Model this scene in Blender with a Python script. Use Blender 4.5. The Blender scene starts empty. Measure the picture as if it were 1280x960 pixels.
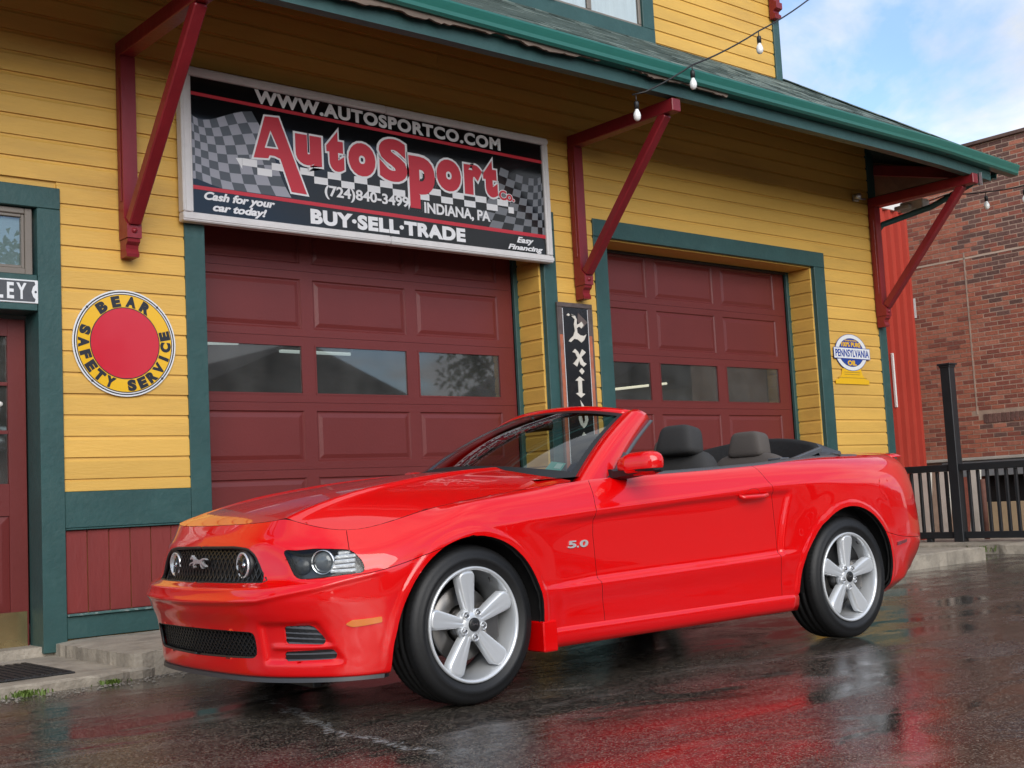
import bpy, math, random
import numpy as np
from mathutils import Vector, Matrix
R = math.radians
rnd = random.Random(7)
scene = bpy.context.scene
# ---------------------------------------------------------------- camera
CAM = dict(f=1556.7, yaw=0.7117, pitch=0.0944, roll=-0.0518, D=8.073, h=0.8784)
cam_d = bpy.data.cameras.new('camera'); cam = bpy.data.objects.new('camera', cam_d)
scene.collection.objects.link(cam); scene.camera = cam
cam_d.sensor_width = 36.0; cam_d.lens = CAM['f']*36/1280; cam_d.clip_end = 2000; cam_d.clip_start = 0.05
_y, _p, _r = CAM['yaw'], CAM['pitch'], CAM['roll']
fw = Vector((math.sin(_y)*math.cos(_p), math.cos(_y)*math.cos(_p), math.sin(_p)))
rt = Vector((math.cos(_y), -math.sin(_y), 0)); up = rt.cross(fw)
r2 = math.cos(_r)*rt + math.sin(_r)*up; u2 = -math.sin(_r)*rt + math.cos(_r)*up
m3 = Matrix((r2, u2, -fw)).transposed()
cam.matrix_world = Matrix.Translation((0, -CAM['D'], CAM['h'])) @ m3.to_4x4()
# ---------------------------------------------------------------- world, sun, exposure
SUN_EL, SUN_AZ = R(26), R(204)       # azimuth measured clockwise from +y: sun stands behind the camera, to its left
world = bpy.data.worlds.new('World'); scene.world = world; world.use_nodes = True
nt = world.node_tree; nt.nodes.clear()
def wn(t, **k):
    n = nt.nodes.new(t)
    for a, b in k.items(): setattr(n, a, b)
    return n
sky = wn('ShaderNodeTexSky', sky_type='NISHITA', sun_disc=False, sun_elevation=SUN_EL, sun_rotation=SUN_AZ, air_density=1.0, dust_density=0.6, ozone_density=1.6)
tc = wn('ShaderNodeTexCoord'); sep = wn('ShaderNodeSeparateXYZ'); nt.links.new(tc.outputs['Generated'], sep.inputs[0])
# cloud layer: project the view direction on a flat layer overhead
mx = wn('ShaderNodeMath', operation='MAXIMUM'); mx.inputs[1].default_value = 0.0; nt.links.new(sep.outputs[2], mx.inputs[0])
ad = wn('ShaderNodeMath', operation='ADD'); ad.inputs[1].default_value = 0.22; nt.links.new(mx.outputs[0], ad.inputs[0])
dx = wn('ShaderNodeMath', operation='DIVIDE'); nt.links.new(sep.outputs[0], dx.inputs[0]); nt.links.new(ad.outputs[0], dx.inputs[1])
dy = wn('ShaderNodeMath', operation='DIVIDE'); nt.links.new(sep.outputs[1], dy.inputs[0]); nt.links.new(ad.outputs[0], dy.inputs[1])
cb = wn('ShaderNodeCombineXYZ'); nt.links.new(dx.outputs[0], cb.inputs[0]); nt.links.new(dy.outputs[0], cb.inputs[1])
cb.inputs[2].default_value = 2.3
cn = wn('ShaderNodeTexNoise'); cn.inputs['Scale'].default_value = 1.7; cn.inputs['Detail'].default_value = 9; cn.inputs['Roughness'].default_value = 0.56
cn.inputs['Distortion'].default_value = 0.35
nt.links.new(cb.outputs[0], cn.inputs['Vector'])
cr = wn('ShaderNodeValToRGB'); cr.color_ramp.elements[0].color = (.12,.12,.12,1); cr.color_ramp.elements[0].position = 0.415; cr.color_ramp.elements[1].position = 0.55
nt.links.new(cn.outputs['Fac'], cr.inputs[0])
cn2 = wn('ShaderNodeTexNoise'); cn2.inputs['Scale'].default_value = 2.3; cn2.inputs['Detail'].default_value = 6
nt.links.new(cb.outputs[0], cn2.inputs['Vector'])
cc = wn('ShaderNodeValToRGB'); cc.color_ramp.elements[0].position = 0.3; cc.color_ramp.elements[1].position = 0.7
cc.color_ramp.elements[0].color = (0.46, 0.49, 0.54, 1); cc.color_ramp.elements[1].color = (0.86, 0.88, 0.90, 1)
nt.links.new(cn2.outputs['Fac'], cc.inputs[0])
skm = wn('ShaderNodeMix', data_type='RGBA', blend_type='MULTIPLY'); skm.inputs[0].default_value = 1.0
nt.links.new(sky.outputs[0], skm.inputs[6]); skm.inputs[7].default_value = (0.74, 0.84, 0.98, 1)
clm = wn('ShaderNodeMix', data_type='RGBA', blend_type='MULTIPLY'); clm.inputs[0].default_value = 1.0
nt.links.new(cc.outputs[0], clm.inputs[6]); clm.inputs[7].default_value = (5.2, 5.2, 5.2, 1)
mixc = wn('ShaderNodeMix', data_type='RGBA'); nt.links.new(cr.outputs[0], mixc.inputs[0]); nt.links.new(skm.outputs[2], mixc.inputs[6]); nt.links.new(clm.outputs[2], mixc.inputs[7])
bg = wn('ShaderNodeBackground'); bg.inputs[1].default_value = 0.125; nt.links.new(mixc.outputs[2], bg.inputs[0])
wo = wn('ShaderNodeOutputWorld'); nt.links.new(bg.outputs[0], wo.inputs[0])
sun_d = bpy.data.lights.new('sun', 'SUN'); sun_d.energy = 1.35; sun_d.angle = R(50); sun_d.color = (1.0, 0.95, 0.88)
sun = bpy.data.objects.new('sun', sun_d); scene.collection.objects.link(sun)
sdir = Vector((math.sin(SUN_AZ)*math.cos(SUN_EL), math.cos(SUN_AZ)*math.cos(SUN_EL), math.sin(SUN_EL)))
sun.rotation_euler = sdir.to_track_quat('Z', 'Y').to_euler()
scene.view_settings.view_transform = 'Standard'; scene.view_settings.look = 'None'
scene.view_settings.exposure = 1.1; scene.view_settings.gamma = 1.0
scene.render.engine = 'CYCLES'
scene.cycles.max_bounces = 8; scene.cycles.transparent_max_bounces = 12; scene.cycles.caustics_reflective = False; scene.cycles.caustics_refractive = False

# ---------------------------------------------------------------- mesh builder
class MB:
    def __init__(s): s.v = []; s.f = []; s.m = []; s.sm = []
    def add(s, V, F, mi=0, smooth=False):
        o = len(s.v); s.v += [tuple(map(float, p)) for p in V]
        for f in F: s.f.append(tuple(int(i)+o for i in f)); s.m.append(mi); s.sm.append(smooth)
        return s
    def box(s, x0, x1, y0, y1, z0, z1, c=0.0, mi=0):
        if x1 < x0: x0, x1 = x1, x0
        if y1 < y0: y0, y1 = y1, y0
        if z1 < z0: z0, z1 = z1, z0
        if c <= 0:
            V = [(x0,y0,z0),(x1,y0,z0),(x1,y1,z0),(x0,y1,z0),(x0,y0,z1),(x1,y0,z1),(x1,y1,z1),(x0,y1,z1)]
            F = [(0,3,2,1),(4,5,6,7),(0,1,5,4),(1,2,6,5),(2,3,7,6),(3,0,4,7)]
            return s.add(V, F, mi)
        c = min(c, (x1-x0)*.45, (y1-y0)*.45, (z1-z0)*.45)
        V = []; ix = {}
        X = (x0, x1); Yy = (y0, y1); Z = (z0, z1)
        for i in (0,1):
            for j in (0,1):
                for k in (0,1):
                    sx, sy, sz = (1-2*i), (1-2*j), (1-2*k)
                    p = (X[i], Yy[j], Z[k])
                    ix[(i,j,k,0)] = len(V); V.append((p[0], p[1]+sy*c, p[2]+sz*c))
                    ix[(i,j,k,1)] = len(V); V.append((p[0]+sx*c, p[1], p[2]+sz*c))
                    ix[(i,j,k,2)] = len(V); V.append((p[0]+sx*c, p[1]+sy*c, p[2]))
        F = []
        F.append([ix[(0,0,0,0)], ix[(0,0,1,0)], ix[(0,1,1,0)], ix[(0,1,0,0)]]); F.append([ix[(1,0,0,0)], ix[(1,1,0,0)], ix[(1,1,1,0)], ix[(1,0,1,0)]])
        F.append([ix[(0,0,0,1)], ix[(1,0,0,1)], ix[(1,0,1,1)], ix[(0,0,1,1)]]); F.append([ix[(0,1,0,1)], ix[(0,1,1,1)], ix[(1,1,1,1)], ix[(1,1,0,1)]])
        F.append([ix[(0,0,0,2)], ix[(0,1,0,2)], ix[(1,1,0,2)], ix[(1,0,0,2)]]); F.append([ix[(0,0,1,2)], ix[(1,0,1,2)], ix[(1,1,1,2)], ix[(0,1,1,2)]])
        for j in (0,1):
            for k in (0,1): F.append([ix[(0,j,k,1)], ix[(0,j,k,2)], ix[(1,j,k,2)], ix[(1,j,k,1)]])
        for i in (0,1):
            for k in (0,1): F.append([ix[(i,0,k,0)], ix[(i,0,k,2)], ix[(i,1,k,2)], ix[(i,1,k,0)]])
        for i in (0,1):
            for j in (0,1): F.append([ix[(i,j,0,0)], ix[(i,j,0,1)], ix[(i,j,1,1)], ix[(i,j,1,0)]])
        for i in (0,1):
            for j in (0,1):
                for k in (0,1): F.append([ix[(i,j,k,0)], ix[(i,j,k,1)], ix[(i,j,k,2)]])
        ctr = Vector(((x0+x1)/2, (y0+y1)/2, (z0+z1)/2))
        G = []
        for f in F:
            P = [Vector(V[i]) for i in f]; n = (P[1]-P[0]).cross(P[2]-P[0]); fc = sum(P, Vector())/len(P)
            G.append(f if n.dot(fc-ctr) > 0 else f[::-1])
        return s.add(V, G, mi)
    def bar(s, p, q, w, t, up=(0,0,1), mi=0, c=0.0, ext=0):
        p, q = Vector(p), Vector(q); d = (q-p); L = d.length; d.normalize(); u = Vector(up); sd = d.cross(u).normalized(); u = sd.cross(d)
        b = MB().box(-w/2, w/2, -ext, L+ext, -t/2, t/2, c)
        V = [p + sd*v[0] + d*v[1] + u*v[2] for v in b.v]
        return s.add(V, b.f, mi)
    def tube(s, pts, r, n=8, mi=0, smooth=True, cap=True, closed=False):
        P = [Vector(p) for p in pts]; N = len(P)
        rr = r if hasattr(r, '__len__') else [r]*N
        rings = []; prev = None
        for i in range(N):
            a = P[(i-1) % N] if (closed or i > 0) else P[i]; b = P[(i+1) % N] if (closed or i < N-1) else P[i]
            t = (b-a)
            if t.length < 1e-9: t = Vector((0,0,1))
            t.normalize()
            if prev is None:
                ref = Vector((0,0,1)) if abs(t.z) < .9 else Vector((1,0,0)); nx = t.cross(ref).normalized()
            else:
                nx = (prev - t*prev.dot(t)).normalized()
            prev = nx; ny = t.cross(nx)
            rings.append([P[i] + (nx*math.cos(k*2*math.pi/n) + ny*math.sin(k*2*math.pi/n))*rr[i] for k in range(n)])
        V = [p for g in rings for p in g]; F = []
        M = N if closed else N-1
        for i in range(M):
            for k in range(n):
                j = (i+1) % N; F.append((i*n+k, i*n+(k+1) % n, j*n+(k+1) % n, j*n+k))
        if cap and not closed: F += [tuple(range(n))[::-1], tuple((N-1)*n+k for k in range(n))]
        return s.add(V, F, mi, smooth)
    def lathe(s, prof, n=32, org=(0,0,0), ax='z', mi=0, smooth=True, a0=0, a1=2*math.pi):
        # prof: (radius, height along axis)
        full = abs(a1-a0-2*math.pi) < 1e-6; V = []; K = n if full else n+1
        for i in range(K):
            t = a0+(a1-a0)*i/n; c, sn = math.cos(t), math.sin(t)
            for r, h in prof:
                if ax == 'z': V.append((org[0]+r*c, org[1]+r*sn, org[2]+h))
                elif ax == 'y': V.append((org[0]+r*c, org[1]+h, org[2]+r*sn))
                else: V.append((org[0]+h, org[1]+r*c, org[2]+r*sn))
        m = len(prof); F = []
        for i in range(n):
            j = (i+1) % K
            for k in range(m-1): F.append((i*m+k, j*m+k, j*m+k+1, i*m+k+1))
        return s.add(V, F, mi, smooth)
    def prism(s, poly, h0, h1, ax='y', mi=0, smooth=False):
        n = len(poly)
        def P(a, b, h): return (a, h, b) if ax == 'y' else ((h, a, b) if ax == 'x' else (a, b, h))
        V = [P(a, b, h0) for a, b in poly]+[P(a, b, h1) for a, b in poly]
        F = [tuple(range(n)), tuple(range(2*n-1, n-1, -1))]+[(i, i+n, (i+1) % n+n, (i+1) % n) for i in range(n)]
        return s.add(V, F, mi, smooth)
    def xf(s, fn): s.v = [tuple(fn(p)) for p in s.v]; return s
    def mesh(s, name, mats, recalc=False):
        me = bpy.data.meshes.new(name); me.from_pydata(s.v, [], s.f)
        for m in (mats if isinstance(mats, (list, tuple)) else [mats]): me.materials.append(m)
        me.polygons.foreach_set('material_index', s.m); me.polygons.foreach_set('use_smooth', s.sm)
        if recalc:
            import bmesh
            bm = bmesh.new(); bm.from_mesh(me); bmesh.ops.recalc_face_normals(bm, faces=bm.faces); bm.to_mesh(me); bm.free()
        me.update(); return me
def link(name, me, parent=None, loc=(0,0,0), rot=(0,0,0)):
    o = bpy.data.objects.new(name, me); scene.collection.objects.link(o)
    o.location = loc; o.rotation_euler = rot; o.parent = parent
    return o
def tag(o, label=None, cat=None, group=None, kind=None):
    for k, v in (('label', label), ('category', cat), ('group', group), ('kind', kind)):
        if v: o[k] = v
    return o
def empty(name, loc=(0,0,0), rotz=0, **k):
    o = bpy.data.objects.new(name, None); scene.collection.objects.link(o); o.location = loc; o.rotation_euler = (0,0,rotz); o.empty_display_size = .2
    return tag(o, **k)
def part(name, mb, mat, parent, recalc=True):      # mesh given in world coordinates, parent unrotated
    L = Vector(parent.location) if parent is not None else Vector()
    p = parent.parent if parent is not None else None
    while p is not None: L += Vector(p.location); p = p.parent
    me = mb.xf(lambda q: (q[0]-L.x, q[1]-L.y, q[2]-L.z)).mesh(name, mat, recalc)
    return link(name, me, parent)
# ---------------------------------------------------------------- materials
MAT = {}
def nodemat(name):
    m = bpy.data.materials.new(name); m.use_nodes = True; t = m.node_tree; t.nodes.clear()
    o = t.nodes.new('ShaderNodeOutputMaterial'); return m, t, o
def mat(name, col, rough=0.5, metal=0.0, spec=0.5, var=0.0, vscale=4.0, bump=0.0, bscale=60.0, coat=0.0, coat_r=0.05, stretch=(1,1,1), dirt=0.0, dirtcol=(0.1,0.08,0.06), dscale=2.0, rvar=0.0, emit=None, perobj=0.0):
    if name in MAT: return MAT[name]
    m, t, o = nodemat(name); N = t.nodes.new; L = t.links.new
    b = N('ShaderNodeBsdfPrincipled'); L(b.outputs[0], o.inputs[0])
    b.inputs['Base Color'].default_value = (*col, 1); b.inputs['Roughness'].default_value = rough; b.inputs['Metallic'].default_value = metal
    b.inputs['Specular IOR Level'].default_value = spec; b.inputs['Coat Weight'].default_value = coat; b.inputs['Coat Roughness'].default_value = coat_r
    if emit: b.inputs['Emission Color'].default_value = (*emit[0], 1); b.inputs['Emission Strength'].default_value = emit[1]
    if var or bump or dirt or rvar or perobj:
        tcn = N('ShaderNodeTexCoord'); mp = N('ShaderNodeMapping'); mp.inputs['Scale'].default_value = stretch; L(tcn.outputs['Object'], mp.inputs[0])
        vec = mp.outputs[0]
        oi = N('ShaderNodeObjectInfo')
        vm = N('ShaderNodeVectorMath'); vm.operation = 'ADD'; sc = N('ShaderNodeVectorMath'); sc.operation = 'SCALE'; L(oi.outputs['Location'], sc.inputs[0]); sc.inputs['Scale'].default_value = 3.1
        L(vec, vm.inputs[0]); L(sc.outputs[0], vm.inputs[1]); vec = vm.outputs[0]
        col_out = None
        if var or perobj:
            n = N('ShaderNodeTexNoise'); n.inputs['Scale'].default_value = vscale; n.inputs['Detail'].default_value = 8; n.inputs['Roughness'].default_value = .65; L(vec, n.inputs['Vector'])
            mr = N('ShaderNodeMapRange'); mr.inputs[1].default_value = .25; mr.inputs[2].default_value = .75; mr.inputs[3].default_value = 1-var; mr.inputs[4].default_value = 1+var; L(n.outputs['Fac'], mr.inputs[0])
            val = mr.outputs[0]
            if perobj:
                m2 = N('ShaderNodeMapRange'); m2.inputs[3].default_value = 1-perobj; m2.inputs[4].default_value = 1+perobj; L(oi.outputs['Random'], m2.inputs[0])
                mm = N('ShaderNodeMath'); mm.operation = 'MULTIPLY'; L(val, mm.inputs[0]); L(m2.outputs[0], mm.inputs[1]); val = mm.outputs[0]
            hv = N('ShaderNodeVectorMath'); hv.operation = 'SCALE'; hv.inputs[0].default_value = col; L(val, hv.inputs['Scale']); col_out = hv.outputs[0]
        if dirt:
            n2 = N('ShaderNodeTexNoise'); n2.inputs['Scale'].default_value = dscale; n2.inputs['Detail'].default_value = 10; n2.inputs['Roughness'].default_value = .7; L(vec, n2.inputs['Vector'])
            r = N('ShaderNodeMapRange'); r.inputs[1].default_value = .5; r.inputs[2].default_value = .72; r.inputs[4].default_value = dirt; L(n2.outputs['Fac'], r.inputs[0])
            mxn = N('ShaderNodeMix'); mxn.data_type = 'RGBA'; L(r.outputs[0], mxn.inputs[0])
            if col_out is not None: L(col_out, mxn.inputs[6])
            else: mxn.inputs[6].default_value = (*col, 1)
            mxn.inputs[7].default_value = (*dirtcol, 1); col_out = mxn.outputs[2]
        if col_out is not None: L(col_out, b.inputs['Base Color'])
        if rvar:
            n3 = N('ShaderNodeTexNoise'); n3.inputs['Scale'].default_value = vscale*.7; n3.inputs['Detail'].default_value = 5; L(vec, n3.inputs['Vector'])
            r = N('ShaderNodeMapRange'); r.inputs[1].default_value = .3; r.inputs[2].default_value = .7; r.inputs[3].default_value = max(0, rough-rvar); r.inputs[4].default_value = rough+rvar; L(n3.outputs['Fac'], r.inputs[0]); L(r.outputs[0], b.inputs['Roughness'])
        if bump:
            n4 = N('ShaderNodeTexNoise'); n4.inputs['Scale'].default_value = bscale; n4.inputs['Detail'].default_value = 6; L(vec, n4.inputs['Vector'])
            bp = N('ShaderNodeBump'); bp.inputs['Strength'].default_value = bump; bp.inputs['Distance'].default_value = .01; L(n4.outputs['Fac'], bp.inputs['Height']); L(bp.outputs[0], b.inputs['Normal'])
    MAT[name] = m; return m
def glassmat(name, tint=(0.9,0.95,0.93), ior=1.5, rough=0.0, gcol=(1,1,1), haze=0.0):
    if name in MAT: return MAT[name]
    m, t, o = nodemat(name); N = t.nodes.new; L = t.links.new
    tr = N('ShaderNodeBsdfTransparent'); tr.inputs[0].default_value = (*tint, 1)
    gl = N('ShaderNodeBsdfGlossy'); gl.inputs['Roughness'].default_value = rough; gl.inputs[0].default_value = (*gcol, 1)
    fr = N('ShaderNodeFresnel'); fr.inputs[0].default_value = ior; mx_ = N('ShaderNodeMixShader')
    ge = N('ShaderNodeNewGeometry'); iv = N('ShaderNodeMath'); iv.operation = 'SUBTRACT'; iv.inputs[0].default_value = 1.0; L(ge.outputs['Backfacing'], iv.inputs[1])
    mu = N('ShaderNodeMath'); mu.operation = 'MULTIPLY'; L(fr.outputs[0], mu.inputs[0]); L(iv.outputs[0], mu.inputs[1])
    L(mu.outputs[0], mx_.inputs[0]); L(tr.outputs[0], mx_.inputs[1]); L(gl.outputs[0], mx_.inputs[2]); last = mx_.outputs[0]
    if haze:  # pale diffuse film lifts dark panes to the grey of a reflection
        df = N('ShaderNodeBsdfDiffuse'); df.inputs[0].default_value = (.55,.55,.53,1); m2 = N('ShaderNodeMixShader'); n = N('ShaderNodeTexNoise'); n.inputs['Scale'].default_value = 3; n.inputs['Detail'].default_value = 8
        tcn = N('ShaderNodeTexCoord'); L(tcn.outputs['Object'], n.inputs['Vector']); r = N('ShaderNodeMapRange'); r.inputs[1].default_value = .3; r.inputs[2].default_value = .8; r.inputs[3].default_value = haze*.5; r.inputs[4].default_value = haze*1.8; L(n.outputs['Fac'], r.inputs[0]); L(r.outputs[0], m2.inputs[0]); L(last, m2.inputs[1]); L(df.outputs[0], m2.inputs[2]); last = m2.outputs[0]
    L(last, o.inputs[0])
    MAT[name] = m; return m
# ---------------------------------------------------------------- lettering (built-in font, turned to mesh)
def glyphs(body, offset=0.0, extrude=0.5, shear=0.0, spacing=1.0):
    c = bpy.data.curves.new('t', 'FONT'); c.body = body; c.offset = offset; c.extrude = extrude; c.shear = shear; c.space_character = spacing
    c.resolution_u = 5
    o = bpy.data.objects.new('t', c); scene.collection.objects.link(o)
    bpy.context.view_layer.update()
    dg = bpy.context.evaluated_depsgraph_get()
    me = bpy.data.meshes.new_from_object(o.evaluated_get(dg))
    V = np.array([v.co[:] for v in me.vertices]) if len(me.vertices) else np.zeros((0,3))
    F = [tuple(p.vertices) for p in me.polygons]
    bpy.data.objects.remove(o); bpy.data.curves.remove(c); bpy.data.meshes.remove(me)
    return V, F
def text_mb(mb, body, box, y0, th=0.002, offset=0.0, shear=0.0, spacing=1.0, mi=0, ref=None, fn=None):
    """flat lettering on a plane facing -y. box = (x0,x1,z0,z1)."""
    V, F = glyphs(body, offset, 0.5, shear, spacing)
    Vr = V if ref is None else ref
    a0, a1, b0, b1 = Vr[:,0].min(), Vr[:,0].max(), Vr[:,1].min(), Vr[:,1].max()
    W = np.zeros_like(V)
    W[:,0] = box[0]+(V[:,0]-a0)/(a1-a0)*(box[1]-box[0]); W[:,2] = box[2]+(V[:,1]-b0)/(b1-b0)*(box[3]-box[2])
    W[:,1] = y0-(V[:,2]+.5)*th
    if fn is not None: W = np.array([fn(p) for p in W])
    mb.add(W, F, mi); return V
# ================================================================ materials of the building
M_yel = mat('yellow_siding_paint', (0.67,0.40,0.085), .55, var=.10, vscale=2.2, bump=.25, bscale=35, stretch=(.35,1,2.2), dirt=.35, dirtcol=(.33,.19,.06), dscale=1.3, perobj=.05)
M_grn = mat('dark_green_trim_paint', (0.024,0.074,0.072), .5, var=.15, vscale=3, bump=.3, bscale=30, dirt=.25, dirtcol=(.07,.14,.13), dscale=5)
M_brk = mat('bracket_red_paint', (0.20,0.012,0.018), .38, var=.18, vscale=5, bump=.3, bscale=30, stretch=(1,1,.4), dirt=.25, dirtcol=(.10,.01,.015), dscale=6)
M_mar = mat('maroon_door_paint', (0.140,0.021,0.019), .42, var=.07, vscale=2.5, bump=.12, bscale=50, dirt=.25, dirtcol=(.14,.024,.024), dscale=2.2, perobj=.03)
M_pan = mat('maroon_board_paint', (0.19,0.024,0.021), .55, var=.12, vscale=4, bump=.3, bscale=30, stretch=(1,1,.3), perobj=.05)
M_gut = mat('gutter_green_enamel', (0.022,0.14,0.115), .28, var=.06, vscale=3)
M_dkw = mat('weathered_wood', (0.16,0.12,0.095), .8, var=.5, vscale=12, bump=.6, bscale=25, stretch=(.2,1,1))
M_sof = mat('soffit_boards_stain', (0.20,0.13,0.075), .7, var=.25, vscale=5, bump=.3, perobj=.15)
M_blk = mat('black_void', (0.006,0.006,0.007), .9)
M_seal = mat('black_rubber', (0.015,0.015,0.016), .55)
M_sh = [mat('shingle_a', (0.12,0.16,0.145), .9, var=.3, vscale=30, bump=.6, bscale=150), mat('shingle_b', (0.045,0.07,0.062), .9, var=.3, vscale=30, bump=.6, bscale=150), mat('shingle_c', (0.17,0.215,0.195), .9, var=.3, vscale=30, bump=.6, bscale=150)]
M_alu = mat('white_aluminium_frame', (0.62,0.60,0.60), .4, var=.06, vscale=6, dirt=.3, dirtcol=(.4,.37,.36), dscale=8)
M_tau = mat('taupe_window_frame', (0.19,0.165,0.14), .45, var=.08)
M_wht = mat('white_paint', (0.75,0.75,0.73), .45)
M_conc = mat('concrete', (0.33,0.29,0.235), .85, var=.35, vscale=5, bump=.8, bscale=45, dirt=.7, dirtcol=(.13,.115,.095), dscale=3.5)
M_gls = glassmat('garage_glass', (0.60,0.62,0.61), 1.9, rough=.022, haze=.05)
M_brass = mat('brass_kick_plate', (0.55,0.43,0.22), .32, metal=.9, var=.25, vscale=3, rvar=.12)
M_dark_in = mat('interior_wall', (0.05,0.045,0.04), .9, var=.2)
M_steel = mat('galvanised_steel', (0.45,0.46,0.47), .4, metal=.8, var=.2)
# ================================================================ building
bld = empty('station_building', (7.8, .5, 0), label='yellow clapboard garage with green trim, maroon doors and a wide shingled eave', cat='building')
K0, KP = 1.1762, .1411
def sag(x): return float(np.interp(x, [3.5,5,7.9,11.5,12.4,13.4], [-.035,-.01,.012,.012,-.01,-.05]))
# front wall core with openings
w = MB(); yb0, yb1 = .004, .12
def wall_box(x0,x1,z0,z1): w.box(x0,x1,yb0,yb1,z0,z1)
wall_box(-.5,1.9,.12,5.25); wall_box(1.9,2.93,2.98,5.25); wall_box(2.93,4.09,.12,5.25); wall_box(4.09,7.40,3.30,5.25)
wall_box(7.40,8.19,.12,5.25); wall_box(8.19,11.42,3.30,5.25); wall_box(11.42,12.70,.12,5.25)
w.box(12.60,12.70,.121,7,.12,5.25); w.box(-.5,-.4,.121,7,.12,5.25); w.box(-.5,12.7,6.9,7.0,.12,5.25)
part('wall', w, M_yel, bld)
def board_profile(y, z, h):
    return [(y-.018, z), (y-.018, z+h*.80), (y-.013, z+h*.845), (y-.008, z+h*.90), (y-.006, z+h), (y+.006, z+h), (y+.006, z)]
def siding(x0, x1, y, z, h, jam=False):
    b = MB()
    if not jam:
        pr = board_profile(y, z, h); b.prism(pr, x0, x1, 'x')
    else:  # board on a jamb: runs along y, faces -x
        pr = [(p[0]-y, p[1]) for p in board_profile(y, z, h)]
        n = len(pr); ya, yb = x0, x1
        V = [(jam+a, ya, zz) for a, zz in pr]+[(jam+a, yb, zz) for a, zz in pr]
        b.add(V, [tuple(range(n)), tuple(range(2*n-1, n-1, -1))]+[(i, i+n, (i+1) % n+n, (i+1) % n) for i in range(n)])
    return b
k = -1
for k in range(-1, 29):
    z = K0+KP*k; h = KP; zz = max(z, 1.095); 
    if zz >= z+h: continue
    hh = z+h-zz
    ivs = [(-.5, 12.60)]
    def cut(ivs, a, b):
        out = []
        for p, q in ivs:
            if b <= p or a >= q: out.append((p, q)); continue
            if p < a: out.append((p, a))
            if q > b: out.append((b, q))
        return out
    if z < 3.02: ivs = cut(ivs, 1.84, 3.05)
    if z < 3.38: ivs = cut(ivs, 3.96, 7.52); ivs = cut(ivs, 8.03, 11.59)
    # long runs are broken by butt joints
    out = []
    for p, q in ivs:
        if q-p > 4.5:
            c = p+(q-p)*rnd.uniform(.3, .7); out += [(p, c-.0012), (c+.0012, q)]
        elif q-p > 3: out.append((p, q))
        else: out.append((p, q))
    for p, q in out:
        dy = rnd.uniform(-.0015, .0015)
        part('siding_board', siding(p, q, dy, zz, hh-.0015), M_yel, bld)
    if z < 3.2:
        for jx in (7.365, 11.395):
            part('jamb_board', siding(.012, .318, 0, zz, hh-.0015, jam=jx), M_yel, bld)
def trim(name, x0, x1, y0, y1, z0, z1, m=None, c=.004): return part(name, MB().box(x0,x1,y0,y1,z0,z1,c), m or M_grn, bld)
# jamb and head cores
for xa in (7.366, 11.396): part('jamb_core', MB().box(xa+.007, xa+.033, .121, .33, .12, 3.30), M_yel, bld)
for xa in (4.06, 8.16): part('jamb_core', MB().box(xa, xa+.03, .121, .33, .12, 3.30), M_yel, bld)
for xa, xb in ((4.09,7.366),(8.19,11.396)): part('head_lining', MB().box(xa, xb, .012, .33, 3.272, 3.30), M_yel, bld)
# door surround
trim('door_casing', 2.912, 3.065, -.035, .20, .075, 2.955); trim('door_casing', 1.85, 2.00, -.035, .20, .075, 2.955)
trim('door_head_casing', 1.85, 3.065, -.037, .20, 2.957, 3.10)
trim('door_lintel', 2.002, 2.910, -.028, .20, 2.272, 2.508)
# band, base and boards under the siding
trim('belt_band', 3.067, 3.948, -.030, .0, .857, 1.092); part('band_sill', MB().box(3.067,3.948,-.040,.0,.845,.8555,.002), M_grn, bld)
trim('base_board', 3.067, 3.948, -.028, .0, .148, .290); part('base_sill', MB().box(3.067,3.948,-.05,.0,.2915,.306,.003), mat('peeling_sill', (0.05,.12,.115), .6, dirt=.9, dirtcol=(.6,.62,.6), dscale=14), bld)
x = 3.069
for i in range(6):
    part('panel_board', MB().box(x+.002, x+.1445, -.012+rnd.uniform(-.001,.001), .003, .307, .844, .005), M_pan, bld); x += .1465
for i in range(12):
    xx = .09+i*.1465; part('panel_board', MB().box(xx+.002, xx+.1445, -.012, .003, .307, .844, .005), M_pan, bld)
trim('belt_band', -.5, 1.848, -.030, .0, .857, 1.092); trim('base_board', -.5, 1.848, -.028, .0, .148, .305)
# garage surrounds
for a, b, c, d in ((3.95,4.105,7.38,7.53),(8.02,8.19,11.41,11.60)):
    trim('garage_casing', a, b, -.032, .011, .12, 3.284); trim('garage_casing', c, d, -.032, .011, .12, 3.284)
    trim('garage_casing', c+.0, c+.03, .0115, .085, .12, 3.27)
    trim('garage_head_casing', a, d, -.034, .011, 3.286, 3.452)
    trim('door_stop', c-.075, c-.018, .300, .337, .12, 3.27)
    part('door_stop_head', MB().box(b-.03, c-.076, .300, .337, 3.245, 3.271, .003), M_seal, bld)
trim('corner_board', 12.592, 12.735, -.030, .011, .12, 5.2); trim('corner_board', 12.702, 12.737, .012, .13, .12, 5.2)
part('wall_base', MB().box(7.53, 8.02, -.02, .0, .12, 1.094, .004), M_grn, bld); part('wall_base', MB().box(11.602, 12.59, -.02, .0, .12, 1.094, .004), M_grn, bld)
part('foundation', MB().box(-.5, 12.7, -.0, 7, -.1, .118), M_conc, bld)
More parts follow.
